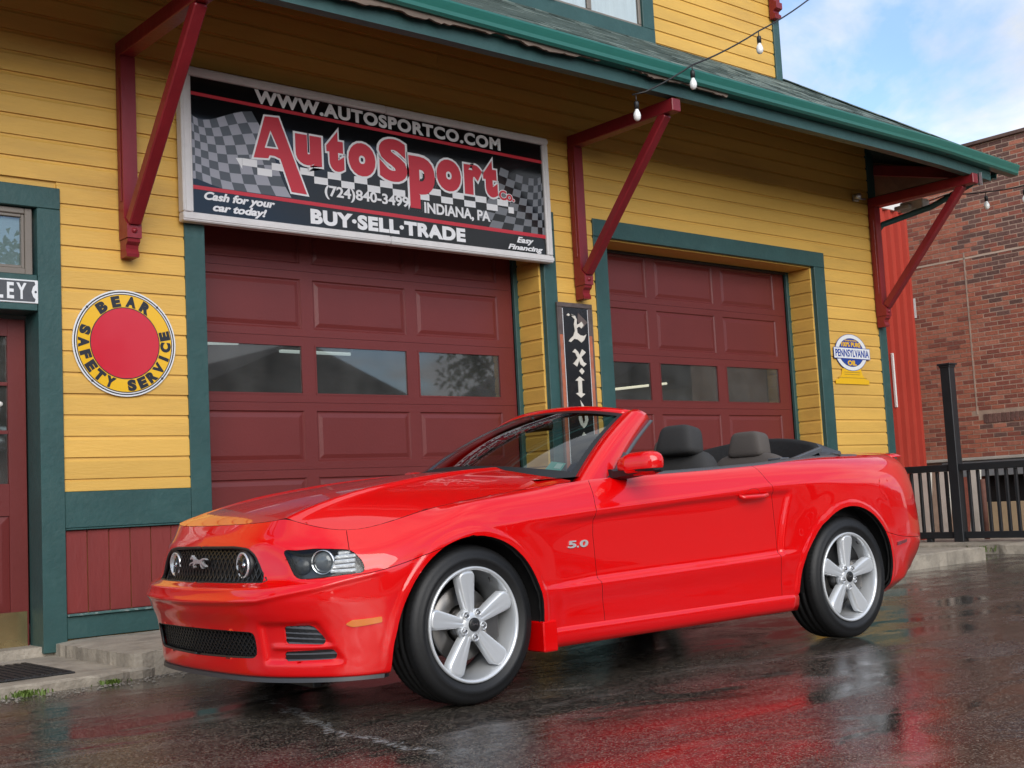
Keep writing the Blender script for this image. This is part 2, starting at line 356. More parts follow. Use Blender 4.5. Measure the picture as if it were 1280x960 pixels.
# eave: beam, brackets, rafters, roof
def sagbox(x0, x1, y0, y1, z0, z1, n=14, jag=None):
    b = MB(); V = []; F = []
    for i in range(n+1):
        x = x0+(x1-x0)*i/n; s = sag(x); j = jag(x) if jag else 0
        V += [(x,y0,z0+s+j),(x,y1,z0+s+j),(x,y1,z1+s),(x,y0,z1+s)]
    for i in range(n):
        o = i*4
        for k in range(4): F.append((o+k, o+(k+1) % 4, o+4+(k+1) % 4, o+4+k))
    F += [(0,3,2,1), (4*n,4*n+1,4*n+2,4*n+3)]
    return b.add(V, F)
part('eave_beam', sagbox(-.5, 12.98, -1.335, -1.25, 4.185, 4.305), M_grn, bld)
part('eave_beam', MB().box(12.90, 12.98, -1.249, 5.0, 4.16, 4.28, .003), M_grn, bld)
rj = random.Random(3); jt = [rj.random() for _ in range(400)]
def jag(x):
    v = 0
    for fq, w_ in ((3.1,.5),(11,.3),(37,.2)):
        t = (x+1)*fq; i = int(t); f = t-i; v += w_*(jt[i % 400]*(1-f)+jt[(i+1) % 400]*f)
    amp = .075*max(0, v-.22) if 3.6 < x < 8.4 else .012*v
    return -amp
part('rotted_fascia', sagbox(-.5, 13.2, -1.405, -1.385, 4.300, 4.345, n=520, jag=jag), M_dkw, bld)
part('sub_fascia', sagbox(-.5, 13.15, -1.384, -1.336, 4.312, 4.37), M_blk, bld)
# gutter (K profile), front and right side
def gutter_prof(): return [(-.0,.0),(-.085,.0),(-.105,.018),(-.108,.045),(-.120,.075),(-.128,.098),(-.128,.112),(-.116,.112),(-.114,.102),(-.10,.075),(-.09,.02),(0,.01)]
g = MB(); pr = gutter_prof(); n = len(pr); V = []; F = []; NS = 30
for i in range(NS+1):
    x = -.5+(13.40+.5)*i/NS; s = float(np.interp(x, [6,11.8,13.4],[0,0,-.055]))
    V += [(x, -1.33-.012+y*1.0, 4.298+z+s) for y, z in pr]
for i in range(NS):
    for k in range(n): F.append((i*n+k, i*n+(k+1) % n, (i+1)*n+(k+1) % n, (i+1)*n+k))
F += [tuple(range(n)), tuple(NS*n+k for k in range(n-1,-1,-1))]
gut = part('gutter', g.add(V, F), M_gut, bld)
g = MB(); V = []; F = []
for i in range(2):
    y = (-1.20, 6.0)[i]; V += [(13.40-.128-p, y, 4.243+z) for p, z in pr]
for k in range(n): F.append((k, (k+1) % n, n+(k+1) % n, n+k))
part('gutter', g.add(V, F+[tuple(range(n)), tuple(range(2*n-1,n-1,-1))]), M_gut, bld)
hang = MB()
for i in range(22):
    x = .4+i*.6; hang.bar((x,-1.46,4.395),(x,-1.34,4.40), .02, .004, mi=0)
hang.mesh
part('gutter_hangers', hang, M_steel, bld)
# roof: front slope and right hip
A = (-.5,-1.42,4.385); Bp = (13.36,-1.42,4.335); Cc = (11.60,.34,5.535); Dd = (-.5,.34,5.535); Ee = (13.36,6.5,4.335); Ff = (11.60,6.5,5.535)
def slab(pts, th=.03):
    V = [p for p in pts]+[(p[0],p[1],p[2]-th) for p in pts]; n = len(pts)
    return MB().add(V, [tuple(range(n)), tuple(range(2*n-1,n-1,-1))]+[(i,i+n,(i+1) % n+n,(i+1) % n) for i in range(n)])
roof = part('roof', slab([A, Bp, Cc, Dd]), M_sh[1], bld); part('roof', slab([Bp, Ee, Ff, Cc]), M_sh[1], bld)
sg = MB(); rs = random.Random(11)
e1 = Vector((0, 1.76, 1.15)); Ls = e1.length; e1.normalize(); nrm = Vector((0,-e1.z,e1.y)); rows = 15
for r in range(rows):
    s0 = Ls*r/rows; s1 = Ls*(r+1.25)/rows; xr = 13.36-1.76*(r/rows); x = -.5+(.0 if r % 2 else -.12)
    while x < xr:
        wd = rs.uniform(.12,.30); x1 = min(x+wd, xr); mi = rs.choice([0,0,1,1,2]); t = rs.uniform(.004,.011)
        zf = lambda xx: 4.385-.05*max(0, (xx-(-.5)))/13.9
        def P(xx, s, lift): 
            z0 = 4.385+(4.335-4.385)*((xx+.5)/13.86)*(1-s/Ls); p = Vector((xx, -1.42, z0))+e1*s+nrm*lift; return tuple(p)
        V = [P(x,s0-.02 if r==0 else s0,t),P(x1,s0-.02 if r==0 else s0,t),P(x1,min(s1,Ls),.002),P(x,min(s1,Ls),.002),P(x,s0,-.0),P(x1,s0,-.0)]
        sg.add(V, [(0,1,2,3),(4,5,1,0)], mi); x = x1+.004
o = part('shingles', sg, M_sh, bld, recalc=False); tag(o, kind='stuff')
sg = MB()
for r in range(rows):
    yy = -1.42+1.76*(r/rows); x0 = 13.36-1.76*r/rows; x1 = x0-1.76/rows*1.2
    while yy < 6.3:
        y1 = yy+rs.uniform(.12,.3); zf = lambda xx: 4.335+(13.36-xx)/1.76*1.2; t = rs.uniform(.004,.011)
        ye = -1.42+1.76*(r+1.2)/rows; yt = max(yy, ye) if yy < ye else yy; y1 = max(y1, ye+.05)
        sg.add([(x0,yy,zf(x0)+t),(x0,y1,zf(x0)+t),(x1,y1,zf(x1)+.002),(x1,yt,zf(x1)+.002)], [(0,1,2,3)], rs.choice([0,0,1,2])); yy = y1+.004
tag(part('shingles', sg, M_sh, bld, recalc=False), kind='stuff')
cap = MB()
for i in range(14):
    a = Vector(Bp)+(Vector(Cc)-Vector(Bp))*(i/14); b = Vector(Bp)+(Vector(Cc)-Vector(Bp))*((i+1)/14)
    cap.bar(a+Vector((0,0,.006)), b+Vector((0,0,.006)), .10, .010, mi=i % 3)
part('hip_cap', cap, M_sh, bld)
# soffit boards, rafters
for i in range(12):
    y0 = -1.24+i*.125; z0 = 4.385+(y0+1.42)*.6534-.037
    b = MB(); y1 = y0+.121; z1 = 4.385+(y1+1.42)*.6534-.037
    if y0 > .0 : break
    xr = 13.2-(y0+1.42)*.95
    b.add([(-.5,y0,z0),(xr,y0,z0-.04),(xr,y1,z1-.04),(-.5,y1,z1),(-.5,y0,z0-.015),(xr,y0,z0-.055),(xr,y1,z1-.055),(-.5,y1,z1-.015)], [(0,1,2,3),(7,6,5,4),(0,4,5,1),(1,5,6,2),(2,6,7,3),(3,7,4,0)])
    part('soffit_board', b, M_sof, bld)
for x in np.arange(.3, 12.6, 1.22):
    b = MB().bar((x,-1.24,4.385+.18*.65-.11),(x,-.02,4.385+1.4*.65-.11), .045, .09, c=.003); part('rafter', b, M_grn, bld)
b = MB().bar((12.75,-.02,4.55),(13.2,-1.22,4.28), .06, .12, c=.003); part('rafter', b, M_brk, bld)
for i in range(6): part('soffit_board', MB().add([(12.74+.02,-.1+i*.3,4.60),(13.22,-.1+i*.3,4.30),(13.22,.18+i*.3,4.30),(12.76,.18+i*.3,4.60)], [(0,1,2,3)]), M_sof, bld)
part('soffit_dark', MB().add([(12.737,-.03,4.62),(13.24,-1.2,4.30),(13.24,6,4.30),(12.737,6,4.62),(12.737,-.03,4.64),(13.24,-1.2,4.33),(13.24,6,4.33),(12.737,6,4.64)], [(0,1,2,3),(7,6,5,4)]), M_sof, bld)
# brackets
def bracket(xc, tip=-1.33, zt=4.182):
    post = MB(); post.prism([(-.032,2.80),(-.032,zt-.112),(-.118,zt-.112),(-.118,2.93),(-.165,2.885),(-.165,2.79),(-.032,2.79)][::1], xc-.052, xc+.052, 'x')
    og = [(-.032,2.788)]+[(-.155+.0*t, 2.788) for t in [0]]+[(-.15,2.765),(-.125,2.745),(-.118,2.72),(-.128,2.70),(-.135,2.685),(-.13,2.665),(-.032,2.665)]
    o = part('bracket', post, M_brk, bld)
    part('bracket_foot', MB().prism(og, xc-.045, xc+.045, 'x'), M_brk, o)
    part('bracket_stud', MB().lathe([(.0,-.018),(.016,-.012),(.02,0)], 10, (xc, -.165, 2.84), 'y'), M_brk, o)
    part('bracket_arm', MB().box(xc-.052, xc+.052, tip, -.030, zt-.11, zt, .006), M_brk, o)
    brace = MB().bar((xc,-.15,2.90),(xc,-1.20,zt-.10), .082, .088, up=(1,0,0), c=.009); part('bracket_brace', brace, M_brk, o)
    for sx in (-1, 1):
        part('post_strip', MB().box(xc+sx*.053, xc+sx*.058, -.095, -.055, 3.05, 3.92, .002), M_brk, o)
    return o
for xc in (-1.0+.2, 3.52, 7.80): bracket(xc)
b3 = bracket(12.60, -1.36)
part('steel_angle', MB().box(12.655,12.665,-1.40,-1.30,4.06,4.19).box(12.655,12.72,-1.37,-1.36,4.06,4.19), M_steel, b3)
# upper storey
UY = .34
u = MB().box(-.5, 6.9, UY+.02, UY+.12, 5.3, 7.3).box(6.9, 9.3, UY+.04, UY+.12, 5.3, 5.68).box(6.9,9.3,UY+.04,UY+.12,6.9,7.3).box(9.3, 11.56, UY+.02, UY+.12, 5.3, 7.3).box(11.46,11.56,UY+.12,6,5.3,7.3)
part('upper_wall', u, M_yel, bld)
for k in range(30, 43):
    z = K0+KP*k
    for p, q in (((-.5, 6.2), (6.23, 6.75), (9.445, 11.47)) if z < 6.95 else ((-.5,6.0),(6.0,11.47))):
        part('siding_board', siding(p, q, UY+.018+rnd.uniform(-.001,.001), z, KP-.0015), M_yel, bld)
    part('siding_board', MB().prism([(p[0]-UY-.018, p[1]) for p in board_profile(UY+.018, z, KP-.0015)], .5, 6, 'y').xf(lambda q: (11.565-q[0], q[1], q[2])), M_yel, bld)
trim('upper_corner_board', 11.472, 11.585, UY-.02, UY+.02, 5.3, 7.3); trim('upper_corner_board', 11.563, 11.587, UY+.021, UY+.12, 5.3, 7.3)
trim('window_casing', 9.275, 9.445, UY-.022, UY+.03, 5.667, 6.95); trim('window_casing', 6.75, 9.445, UY-.024, UY+.03, 5.50, 5.665); trim('window_casing', 6.75, 6.92, UY-.022, UY+.03, 5.667, 6.95)
part('window_stool', MB().box(7.9,8.03,UY-.06,UY-.025,5.667,5.69,.004), mat('cream_block', (.6,.5,.3), .6), bld)
win = part('window', MB().box(6.925,9.27,UY+.0,UY+.03,5.670,5.695,.004).box(9.235,9.27,UY+.0,UY+.03,5.697,6.9,.004).box(8.50,8.555,UY+.0,UY+.03,5.697,6.9,.004).box(7.7,7.755,UY,UY+.03,5.697,6.9,.004).box(6.925,6.96,UY,UY+.03,5.697,6.9), M_tau, bld)
for a, b in ((6.96,7.70),(7.755,8.50),(8.555,9.235)):
    part('window_pane', MB().box(a,b,UY+.014,UY+.018,5.697,6.9), glassmat('upper_glass',(.95,.97,.97),1.7), win)
    part('curtain', MB().box(a+.01,b-.01,UY+.022,UY+.028,5.7,6.9), mat('pale_curtain', (.62,.66,.68), .7, var=.12, vscale=6, stretch=(3,1,.3)), win)
ub = MB().prism([(UY-.02,6.22),(UY-.09,6.22),(UY-.10,6.26),(UY-.07,6.29),(UY-.07,6.31),(UY-.12,6.33),(UY-.12,6.40),(UY-.09,6.42),(UY-.09,7.3),(UY-.02,7.3)], 11.42, 11.53, 'x')
part('upper_bracket', ub, M_brk, bld)
part('upper_roof', MB().box(-1,12.6,-.5,7,7.3,7.45), M_sh[1], bld)
# downspout at the corner
part('downspout', MB().tube([(13.05,-1.15,4.26),(13.05,-1.10,4.20),(12.98,-.60,4.02),(12.80,-.05,3.90),(12.765,.03,3.80),(12.765,.05,3.6),(12.765,.05,.12)], .034, 10), M_grn, bld)
part('vent_fitting', MB().box(12.95,13.10,-.5,-.2,4.02,4.14,.01).box(12.9,13.02,-.35,-.15,4.05,4.10,.01), M_wht, bld)
# door opening parts: transom window, entrance door
tw = part('transom_window', MB().box(2.845,2.892,.0,.04,2.51,2.95,.005).box(2.002,2.844,.0,.04,2.51,2.552,.005).box(2.002,2.844,.0,.04,2.912,2.95,.005).box(2.825,2.844,.012,.05,2.553,2.911,.003).box(2.05,2.824,.012,.05,2.553,2.572,.003).box(2.05,2.824,.012,.05,2.892,2.911,.003), M_tau, bld)
part('window_pane', MB().box(2.05,2.824,.03,.034,2.572,2.892), glassmat('transom_glass',(.8,.85,.85),2.0), tw)
part('frosted_film', MB().box(2.05,2.824,.045,.05,2.572,2.892), mat('frosted_film', (.33,.38,.38), .5), tw)
ed = part('entrance_door', MB().box(2.79,2.905,.2,.245,.105,2.245,.003).box(2.0,2.10,.2,.245,.105,2.245).box(2.101,2.789,.2,.245,2.133,2.245).box(2.101,2.789,.2,.245,.957,1.164).box(2.101,2.789,.2,.245,.105,.343)
     .box(2.42,2.47,.2,.245,1.165,2.132).box(2.101,2.419,.205,.24,1.488,1.512).box(2.471,2.789,.205,.24,1.488,1.512).box(2.101,2.419,.205,.24,1.805,1.828).box(2.471,2.789,.205,.24,1.805,1.828), M_mar, bld)
for zz in ((1.165,1.487),(1.513,1.804),(1.829,2.132)):
    for xx in ((2.101,2.419),(2.471,2.789)): part('window_pane', MB().box(xx[0],xx[1],.222,.226,zz[0],zz[1]), M_gls, ed)
for xx in ((2.101,2.425),(2.47,2.789)):
    a, b = xx; part('raised_panel', MB().add([(a,.212,.344),(b,.212,.344),(b,.212,.956),(a,.212,.956),(a+.05,.203,.394),(b-.05,.203,.394),(b-.05,.203,.906),(a+.05,.203,.906)],[(0,1,5,4),(1,2,6,5),(2,3,7,6),(3,0,4,7),(4,5,6,7)]), M_mar, ed)
part('kick_plate', MB().box(2.02,2.892,.193,.199,.118,.339,.001), M_brass, ed)
part('push_dot', MB().lathe([(0,-.012),(.016,-.010),(.018,0)], 12, (2.745,.222,1.685), 'y'), M_wht, ed)
part('threshold', MB().box(2.0,2.91,.12,.26,.05,.103,.01), mat('threshold_metal', (.25,.24,.22), .5, metal=.6, var=.3), bld)
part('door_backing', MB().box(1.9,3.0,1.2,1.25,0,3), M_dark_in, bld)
# ================================================================ garage doors
def garage_door(x0, x1, cols, label):
    g = empty('garage_door', ((x0+x1)/2, .36, .16), label=label, cat='garage door', group='maroon sectional garage doors')
    H = .521; zb = .172
    M_bead = M_seal
    for r in range(6):
        z0 = zb+H*r+.0015; z1 = zb+H*(r+1)-.0015
        pz0 = z0+.061; pz1 = z0+.456; 
        s = MB(); xs = [x0]
        for a, b in cols: xs += [a, b]
        xs.append(x1)
        s.box(x0, x1, .34, .385, z0, pz0); s.box(x0, x1, .34, .385, pz1, z1)
        for i in range(0, len(xs), 2): s.box(xs[i], xs[i+1], .3402, .385, pz0, pz1)
        # shadow lip at the joint between the sections
        s.box(x0, x1, .346, .384, z1, z1+.003)
        sec = part('door_section', s, M_mar, g)
        for a, b in cols:
            if r != 3:
                p = MB(); g1, g2, g3 = .0, .012, .052
                def ring(d, y): return [(a+d,y,pz0+d),(b-d,y,pz0+d),(b-d,y,pz1-d),(a+d,y,pz1-d)]
                V = ring(0,.3415)+ring(.010,.353)+ring(.020,.353)+ring(.052,.344)
                F = []
                for q in range(3):
                    for e in range(4): F.append((q*4+e, q*4+(e+1) % 4, q*4+4+(e+1) % 4, q*4+4+e))
                F.append((12,13,14,15)); p.add(V, F); part('raised_panel', p, M_mar, sec)
            else:
                f = MB().box(a,b,.337,.35,pz0-.0,pz0+.012).box(a,b,.337,.35,pz1-.012,pz1).box(a,a+.012,.3372,.35,pz0+.012,pz1-.012).box(b-.012,b,.3372,.35,pz0+.012,pz1-.012)
                part('window_bead', f, M_mar, sec)
                part('window_pane', MB().box(a+.012,b-.012,.350,.354,pz0+.012,pz1-.012), M_gls, sec)
    return g
garage_door(4.07, 7.30, ((4.20,5.105),(5.215,6.12),(6.225,7.13)), 'maroon sectional garage door below the large sign, left of the two')
garage_door(8.04, 11.325, ((8.19,9.09),(9.215,10.11),(10.24,11.14)), 'maroon sectional garage door right of the tall black sign, the narrower looking one')
# garage room behind the doors
rm = empty('garage_interior', (8,3.5,.1), label='dark garage room seen through the door windows', cat='room', )
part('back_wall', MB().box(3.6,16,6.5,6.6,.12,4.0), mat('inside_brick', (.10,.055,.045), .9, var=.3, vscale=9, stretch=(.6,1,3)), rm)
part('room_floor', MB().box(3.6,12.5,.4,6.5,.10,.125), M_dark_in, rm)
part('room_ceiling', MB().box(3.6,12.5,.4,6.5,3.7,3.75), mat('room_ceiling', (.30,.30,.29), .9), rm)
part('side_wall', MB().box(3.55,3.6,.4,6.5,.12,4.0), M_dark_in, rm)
tube = mat('lit_tube', (.9,.9,.85), .4, emit=((1.0,.90,.70), 1.0))
tube2 = mat('lit_tube_cool', (.9,.9,.9), .4, emit=((.9,1,.97), .45))
def lamp(p, q, m, lab):
    t = tag(link('shop_light', MB().bar((0,0,0), tuple(Vector(q)-Vector(p)), .09, .03).mesh('shop_light', M_wht), None, p), label=lab, cat='light fixture')
    d = Vector(q)-Vector(p)
    link('lamp_tube', MB().tube([(0,0,-.03), (d.x,d.y,d.z-.03)], .016, 8).mesh('lamp_tube', m), t)
lamp((11.22,3,2.26),(12.24,3,2.26+.10), tube, 'lit fluorescent tube seen through the right garage door windows')
lamp((5.45,3,2.60),(5.98,3,2.62), tube2, 'short lit tube at the left end of the left garage door windows')
lamp((6.45,3,2.56),(7.3,3,2.56), tube2, 'long lit tube seen through the middle window of the left garage door')
# ================================================================ signs
P_red = mat('print_red', (0.50,0.022,0.035), .32); P_wht = mat('print_white', (0.72,0.72,0.74), .32); P_blk = mat('print_black', (0.006,0.006,0.007), .08, rvar=.04, vscale=2)
P_g1 = mat('print_grey_light', (0.30,0.30,0.34), .25); P_g2 = mat('print_grey_dark', (0.075,0.08,0.09), .25); P_g3 = mat('print_grey_mid', (0.16,0.165,0.18), .25)
SG = empty('business_sign', (5.66,-.05,2.96), label='large black banner sign reading AutoSport Co. in a white frame above the left garage door', cat='sign')
FY = -.098   # face plane
fr = part('sign_face', MB().box(3.95,7.38,FY,-.04,3.0,4.06), P_blk, SG)
for nm, bx in (('frame_rail',(3.904,5.673,2.963,3.030)),('frame_rail',(5.676,7.424,2.963,3.028)),('frame_rail',(3.904,5.673,4.028,4.094)),('frame_rail',(5.676,7.424,4.026,4.090)),('frame_stile',(3.904,3.985,3.031,4.027)),('frame_stile',(7.358,7.424,3.029,4.025))):
    b = MB(); x0,x1,z0,z1 = bx; b.box(x0,x1,-.122,-.04,z0,z1,.008)
    if nm == 'frame_rail': b.box(x0,x1,-.1275,-.1215,z0+.016,z1-.02,.0025)
    else: b.box(x0+.018,x1-.022,-.1275,-.1215,z0,z1,.0025)
    part(nm, b, M_alu, SG)
def flat(mb, poly, y, mi=0, th=.0012):
    return mb.prism(poly, y-th, y, 'y', mi)
def rectp(x0,x1,z0,z1): return [(x0,z0),(x1,z0),(x1,z1),(x0,z1)]
st = MB()
flat(st, [(3.986,3.892),(7.357,3.856),(7.357,3.884),(3.986,3.917)], FY-.0005); flat(st, [(3.992,3.204),(7.357,3.178),(7.357,3.210),(3.992,3.232)], FY-.0008)
part('printed_stripe', st, P_red, SG)
# waving checkered flags
def flag(fn, nu, nv, mats):
    f = MB()
    for i in range(nu):
        for j in range(nv):
            P = [fn(i/nu, j/nv), fn((i+1)/nu, j/nv), fn((i+1)/nu, (j+1)/nv), fn(i/nu, (j+1)/nv)]
            f.add([(p[0], FY-.0008, p[1]) for p in P], [(0,1,2,3)], (i+j) % 2)
    o = part('printed_flag', f, mats, SG, recalc=False); return o
def fl(u, v):   # v from top to bottom
    uu = u**1.5; xt = 3.988+.49*uu; xb = 3.988+.83*uu; x = xt+(xb-xt)*v**1.15+.03*math.sin(v*5)*u
    zt = 3.755-.05*math.sin(u*4.5)+.045*u; zb = 3.235-.0*u; z = zt+(zb-zt)*v+.05*math.sin(u*5+v)*(1-u)*v
    return x, max(z, 3.233)
flag(fl, 9, 8, [P_g2, P_g1])
def frr(u, v):
    uu = 1-(1-u)**1.6; xt = 6.875+.478*uu; xb = 6.56+.793*uu; x = xt+(xb-xt)*v**1.2
    zt = 3.755-.05*math.sin(u*3); z = zt+(3.217-.01*u-zt)*v-.04*math.sin(u*4)*v*(1-v)
    return x, max(z, 3.20)
flag(frr, 8, 8, [P_g3, P_blk])
ck = MB(); i = 0; x = 4.387; w_ = .1215
while x < 6.98:
    z1 = 3.482-.004*(x-4.39)*1.1; zt, zm, zb = z1, z1-.054, z1-.108
    r = i % 2
    z0_, z1_ = (zm, zt) if r == 0 else (zb, zm)
    x1 = min(x+w_, 7.0)
    if not (5.862 < x+.06 < 6.02): part('printed_check', flat(MB(), rectp(x, x1, z0_, z1_), FY-.0016), P_wht, SG)
    x += w_; i += 1
flat(ck, [(4.335,zm+.054+.005),(4.385,3.482),(4.385,3.40)], FY-.0016)
part('printed_check', ck, P_wht, SG)
# lettering
def word(name, body, box, y, mat_, parent, **k):
    b = MB(); V = text_mb(b, body, box, y, **k); part(name, b, mat_, parent, recalc=False); return V
word('printed_words', 'WWW.AUTOSPORTCO.COM', (4.505,6.885,3.905,4.012), FY-.0005, P_wht, SG, offset=.045, spacing=1.12, fn=lambda p: (p[0],p[1],p[2]+.016*(1-(p[0]-4.5)/2.39)-.003))
word('printed_words', '(724)840-3499', (5.084,5.878,3.262,3.372), FY-.001, P_wht, SG, offset=.028)
word('printed_words', 'INDIANA, PA', (6.032,6.73,3.245,3.352), FY-.001, P_wht, SG, offset=.03)
word('printed_words', 'BUY·SELL·TRADE', (4.950,6.448,3.055,3.172), FY-.0005, P_wht, SG, offset=.055, spacing=1.1)
word('printed_words', 'Cash for your', (4.075,4.648,3.118,3.196), FY-.0005, P_wht, SG, offset=.04, shear=.3)
word('printed_words', 'car today!', (4.14,4.577,3.042,3.118), FY-.0005, P_wht, SG, offset=.04, shear=.3)
word('printed_words', 'Easy', (7.018,7.214,3.097,3.164), FY-.0005, P_wht, SG, offset=.035, shear=.3)
word('printed_words', 'Financing', (6.915,7.315,3.034,3.094), FY-.0005, P_wht, SG, offset=.035, shear=.3)
Aw = MB(); Ar = MB()
outer = [(4.584,3.828),(4.700,3.836),(4.925,3.275),(4.792,3.278),(4.705,3.520),(4.655,3.535),(4.615,3.535),(4.602,3.510),(4.480,3.500)]
def expand(poly, d):
    n = len(poly); ar = sum(poly[i][0]*poly[(i+1) % n][1]-poly[(i+1) % n][0]*poly[i][1] for i in range(n)); sg_ = 1 if ar < 0 else -1
    out = []
    for i in range(n):
        p0, p1, p2 = Vector(poly[i-1]), Vector(poly[i]), Vector(poly[(i+1) % n]); a = (p1-p0).normalized(); b = (p2-p1).normalized()
        na = Vector((-a.y, a.x))*sg_; nb = Vector((-b.y, b.x))*sg_; m_ = (na+nb); m_ = m_/max(m_.length_squared/2, .35); out.append(tuple(p1+m_*d))
    return out
flat(Aw, expand(outer, .014), FY-.002); flat(Ar, outer, FY-.0034)
tri = [(4.628,3.70),(4.672,3.603),(4.592,3.600)]
glyph_boxes = [('u',(4.838,5.068,3.492,3.740)),('t',(5.112,5.272,3.490,3.810)),('o',(5.312,5.566,3.484,3.752)),('S',(5.602,5.876,3.480,3.832)),('o',(6.172,6.428,3.472,3.742)),('r',(6.464,6.660,3.474,3.735)),('t',(6.672,6.828,3.478,3.800))]
for ch, bx in glyph_boxes:
    V = text_mb(Ar, ch, bx, FY-.0034, th=.0012, offset=.075 if ch != 'S' else .06)
    text_mb(Aw, ch, bx, FY-.002, th=.0012, offset=(.075 if ch != 'S' else .06)+.04, ref=V)
V = text_mb(Ar, 'p', (5.892,6.152,3.288,3.724), FY-.0034, th=.0012, offset=.06); text_mb(Aw, 'p', (5.892,6.152,3.288,3.724), FY-.002, th=.0012, offset=.10, ref=V)
V = text_mb(Aw, 'Co.', (6.834,7.020,3.462,3.560), FY-.002, th=.0012, offset=.085); text_mb(Ar, 'Co.', (6.840,7.014,3.468,3.554), FY-.0034, th=.0012, offset=.035)
part('letter_outline', Aw, P_wht, SG); part('letter_fill', Ar, P_red, SG)
Tt = MB(); flat(Tt, expand(tri, .0), FY-.0050); o_ = MB(); flat(o_, expand(tri, .012), FY-.0046); part('letter_outline', o_, P_wht, SG); part('letter_counter', Tt, P_g2, SG)
# ---------------- round sign (the bear figure on it is a mascot and is left out)
BS = empty('round_sign', (3.50,-.03,1.72), label='round yellow and red enamel sign reading BEAR SAFETY SERVICE', cat='sign')
bc = (3.495, 2.085); br = .364; S_yel = mat('enamel_yellow', (0.80,0.46,0.01), .22, coat=.5); S_red = mat('enamel_red', (0.58,0.012,0.03), .2, coat=.5); S_wht = mat('enamel_white', (.72,.74,.76), .25); S_ink = mat('enamel_ink', (0.02,0.022,0.03), .3)
def disc(r0, r1, y, n=64, th=.002, c=bc):
    b = MB(); b.lathe([(r0,0),(r0,-th),(r1,-th),(r1,0)] if r0 > 0 else [(0,-th),(r1,-th),(r1,0)], n, (c[0], y, c[1]), 'y', smooth=False); return b
part('sign_plate', disc(0, br, -.026, th=.005), S_wht, BS); part('outline_ring', disc(br-.018, br-.010, -.0315, th=.0006), S_ink, BS)
part('yellow_ring', disc(0, br-.026, -.0315, th=.0012), S_yel, BS); part('outline_ring', disc(br-.032, br-.0265, -.0328, th=.0006), S_ink, BS)
part('red_disc', disc(0, .240, -.0328, th=.0012), S_red, BS); part('outline_ring', disc(.240, .246, -.0328, th=.0014), S_ink, BS)
for a in (45,135,225,315): part('screw', MB().lathe([(0,-.004),(.008,-.003),(.009,0)], 8, (bc[0]+(br-.014)*math.cos(R(a+3)), -.031, bc[1]+(br-.014)*math.sin(R(a+3))), 'y'), S_ink, BS)
def arc_text(mb, body, a0, a1, r, hgt, wd, inward=False, y=-.0335, c=bc, ellip=(1,1), off=.05):
    n = len(body)
    for i, ch in enumerate(body):
        if ch == ' ': continue
        a = R(a0+(a1-a0)*(i/(n-1))); V, F = glyphs(ch, off, .5)
        x = (V[:,0]-(V[:,0].min()+V[:,0].max())/2); w0 = V[:,0].max()-V[:,0].min(); x = x*min(wd/w0, hgt/.72*1.25) if ch != 'I' else x*(hgt/.72)*1.0
        z = (V[:,1]-.35)*hgt/.72
        ang = a-math.pi/2 if not inward else a+math.pi/2
        cx_, cz_ = c[0]+r*math.cos(a)*ellip[0], c[1]+r*math.sin(a)*ellip[1]; ca, sa = math.cos(ang), math.sin(ang)
        W = np.stack([cx_+x*ca-z*sa, y-(V[:,2]+.5)*.001, cz_+x*sa+z*ca], 1); mb.add(W, F)
bt = MB()
for w_, a_, b_, inw in (('BEAR',124,59,False),('SAFETY',164,247,True),('SERVICE',278,372,True)):
    bt = MB(); arc_text(bt, w_, a_, b_, .288, .066, .074 if not inw else .068, inward=inw, off=.075); part('printed_words', bt, S_ink, BS, recalc=False)
# small serif feet make the letters read as slab letters
# ---------------- oil sign
OS = empty('oil_sign', (11.99,-.03,1.99), label='small oval sign reading 100% PURE PENNSYLVANIA OIL on a yellow foot', cat='sign')
oc = (11.985, 2.352); ex = 1.48
def odisc(r0, r1, y, th): 
    b = disc(r0, r1, y, 48, th, oc); return b.xf(lambda p: (oc[0]+(p[0]-oc[0])*ex, p[1], p[2]))
S_blu = mat('enamel_blue', (0.012,0.055,0.30), .25)
part('foot_plate', MB().prism([(11.655,1.995),(12.30,1.995),(12.30,2.045),(12.235,2.055),(12.18,2.10),(12.15,2.17),(11.80,2.17),(11.775,2.10),(11.72,2.05),(11.655,2.04)][::-1], -.030, -.026, 'y'), S_yel, OS)
part('oval_plate', odisc(0, .203, -.031, .003), S_wht, OS); part('outline_ring', odisc(.203, .208, -.030, .003), S_blu, OS)
part('outline_ring', odisc(.158, .162, -.0343, .0006), S_ink, OS); part('blue_disc', odisc(0, .158, -.0343, .001), S_blu, OS)
part('name_band', MB().box(11.652,12.335,-.0405,-.0355,2.283,2.400,.002), S_wht, OS)
part('band_edge', MB().box(11.646,12.341,-.0385,-.0352,2.277,2.406), S_blu, OS)
o1 = MB(); text_mb(o1, 'PENNSYLVANIA', (11.672,12.315,2.300,2.384), -.0405, .001, offset=.03, spacing=1.05); part('printed_words', o1, S_blu, OS, recalc=False)
word('printed_words', '100% PURE', (11.80,12.17,2.415,2.468), -.0355, S_yel, OS, th=.001, offset=.04); word('printed_words', 'OIL', (11.90,12.07,2.205,2.262), -.0355, S_yel, OS, th=.001, offset=.05); word('printed_words', 'Guaranteed', (11.87,12.10,2.478,2.500), -.0355, S_yel, OS, th=.001, offset=.02)
o3 = MB()
for z in (2.125, 2.10, 2.062): o3.box(11.83 if z > 2.07 else 11.70, 12.13 if z > 2.07 else 12.26, -.0308, -.0302, z, z+.008)
part('printed_lines', o3, mat('enamel_faded_text', (.40,.24,.02), .4), OS)
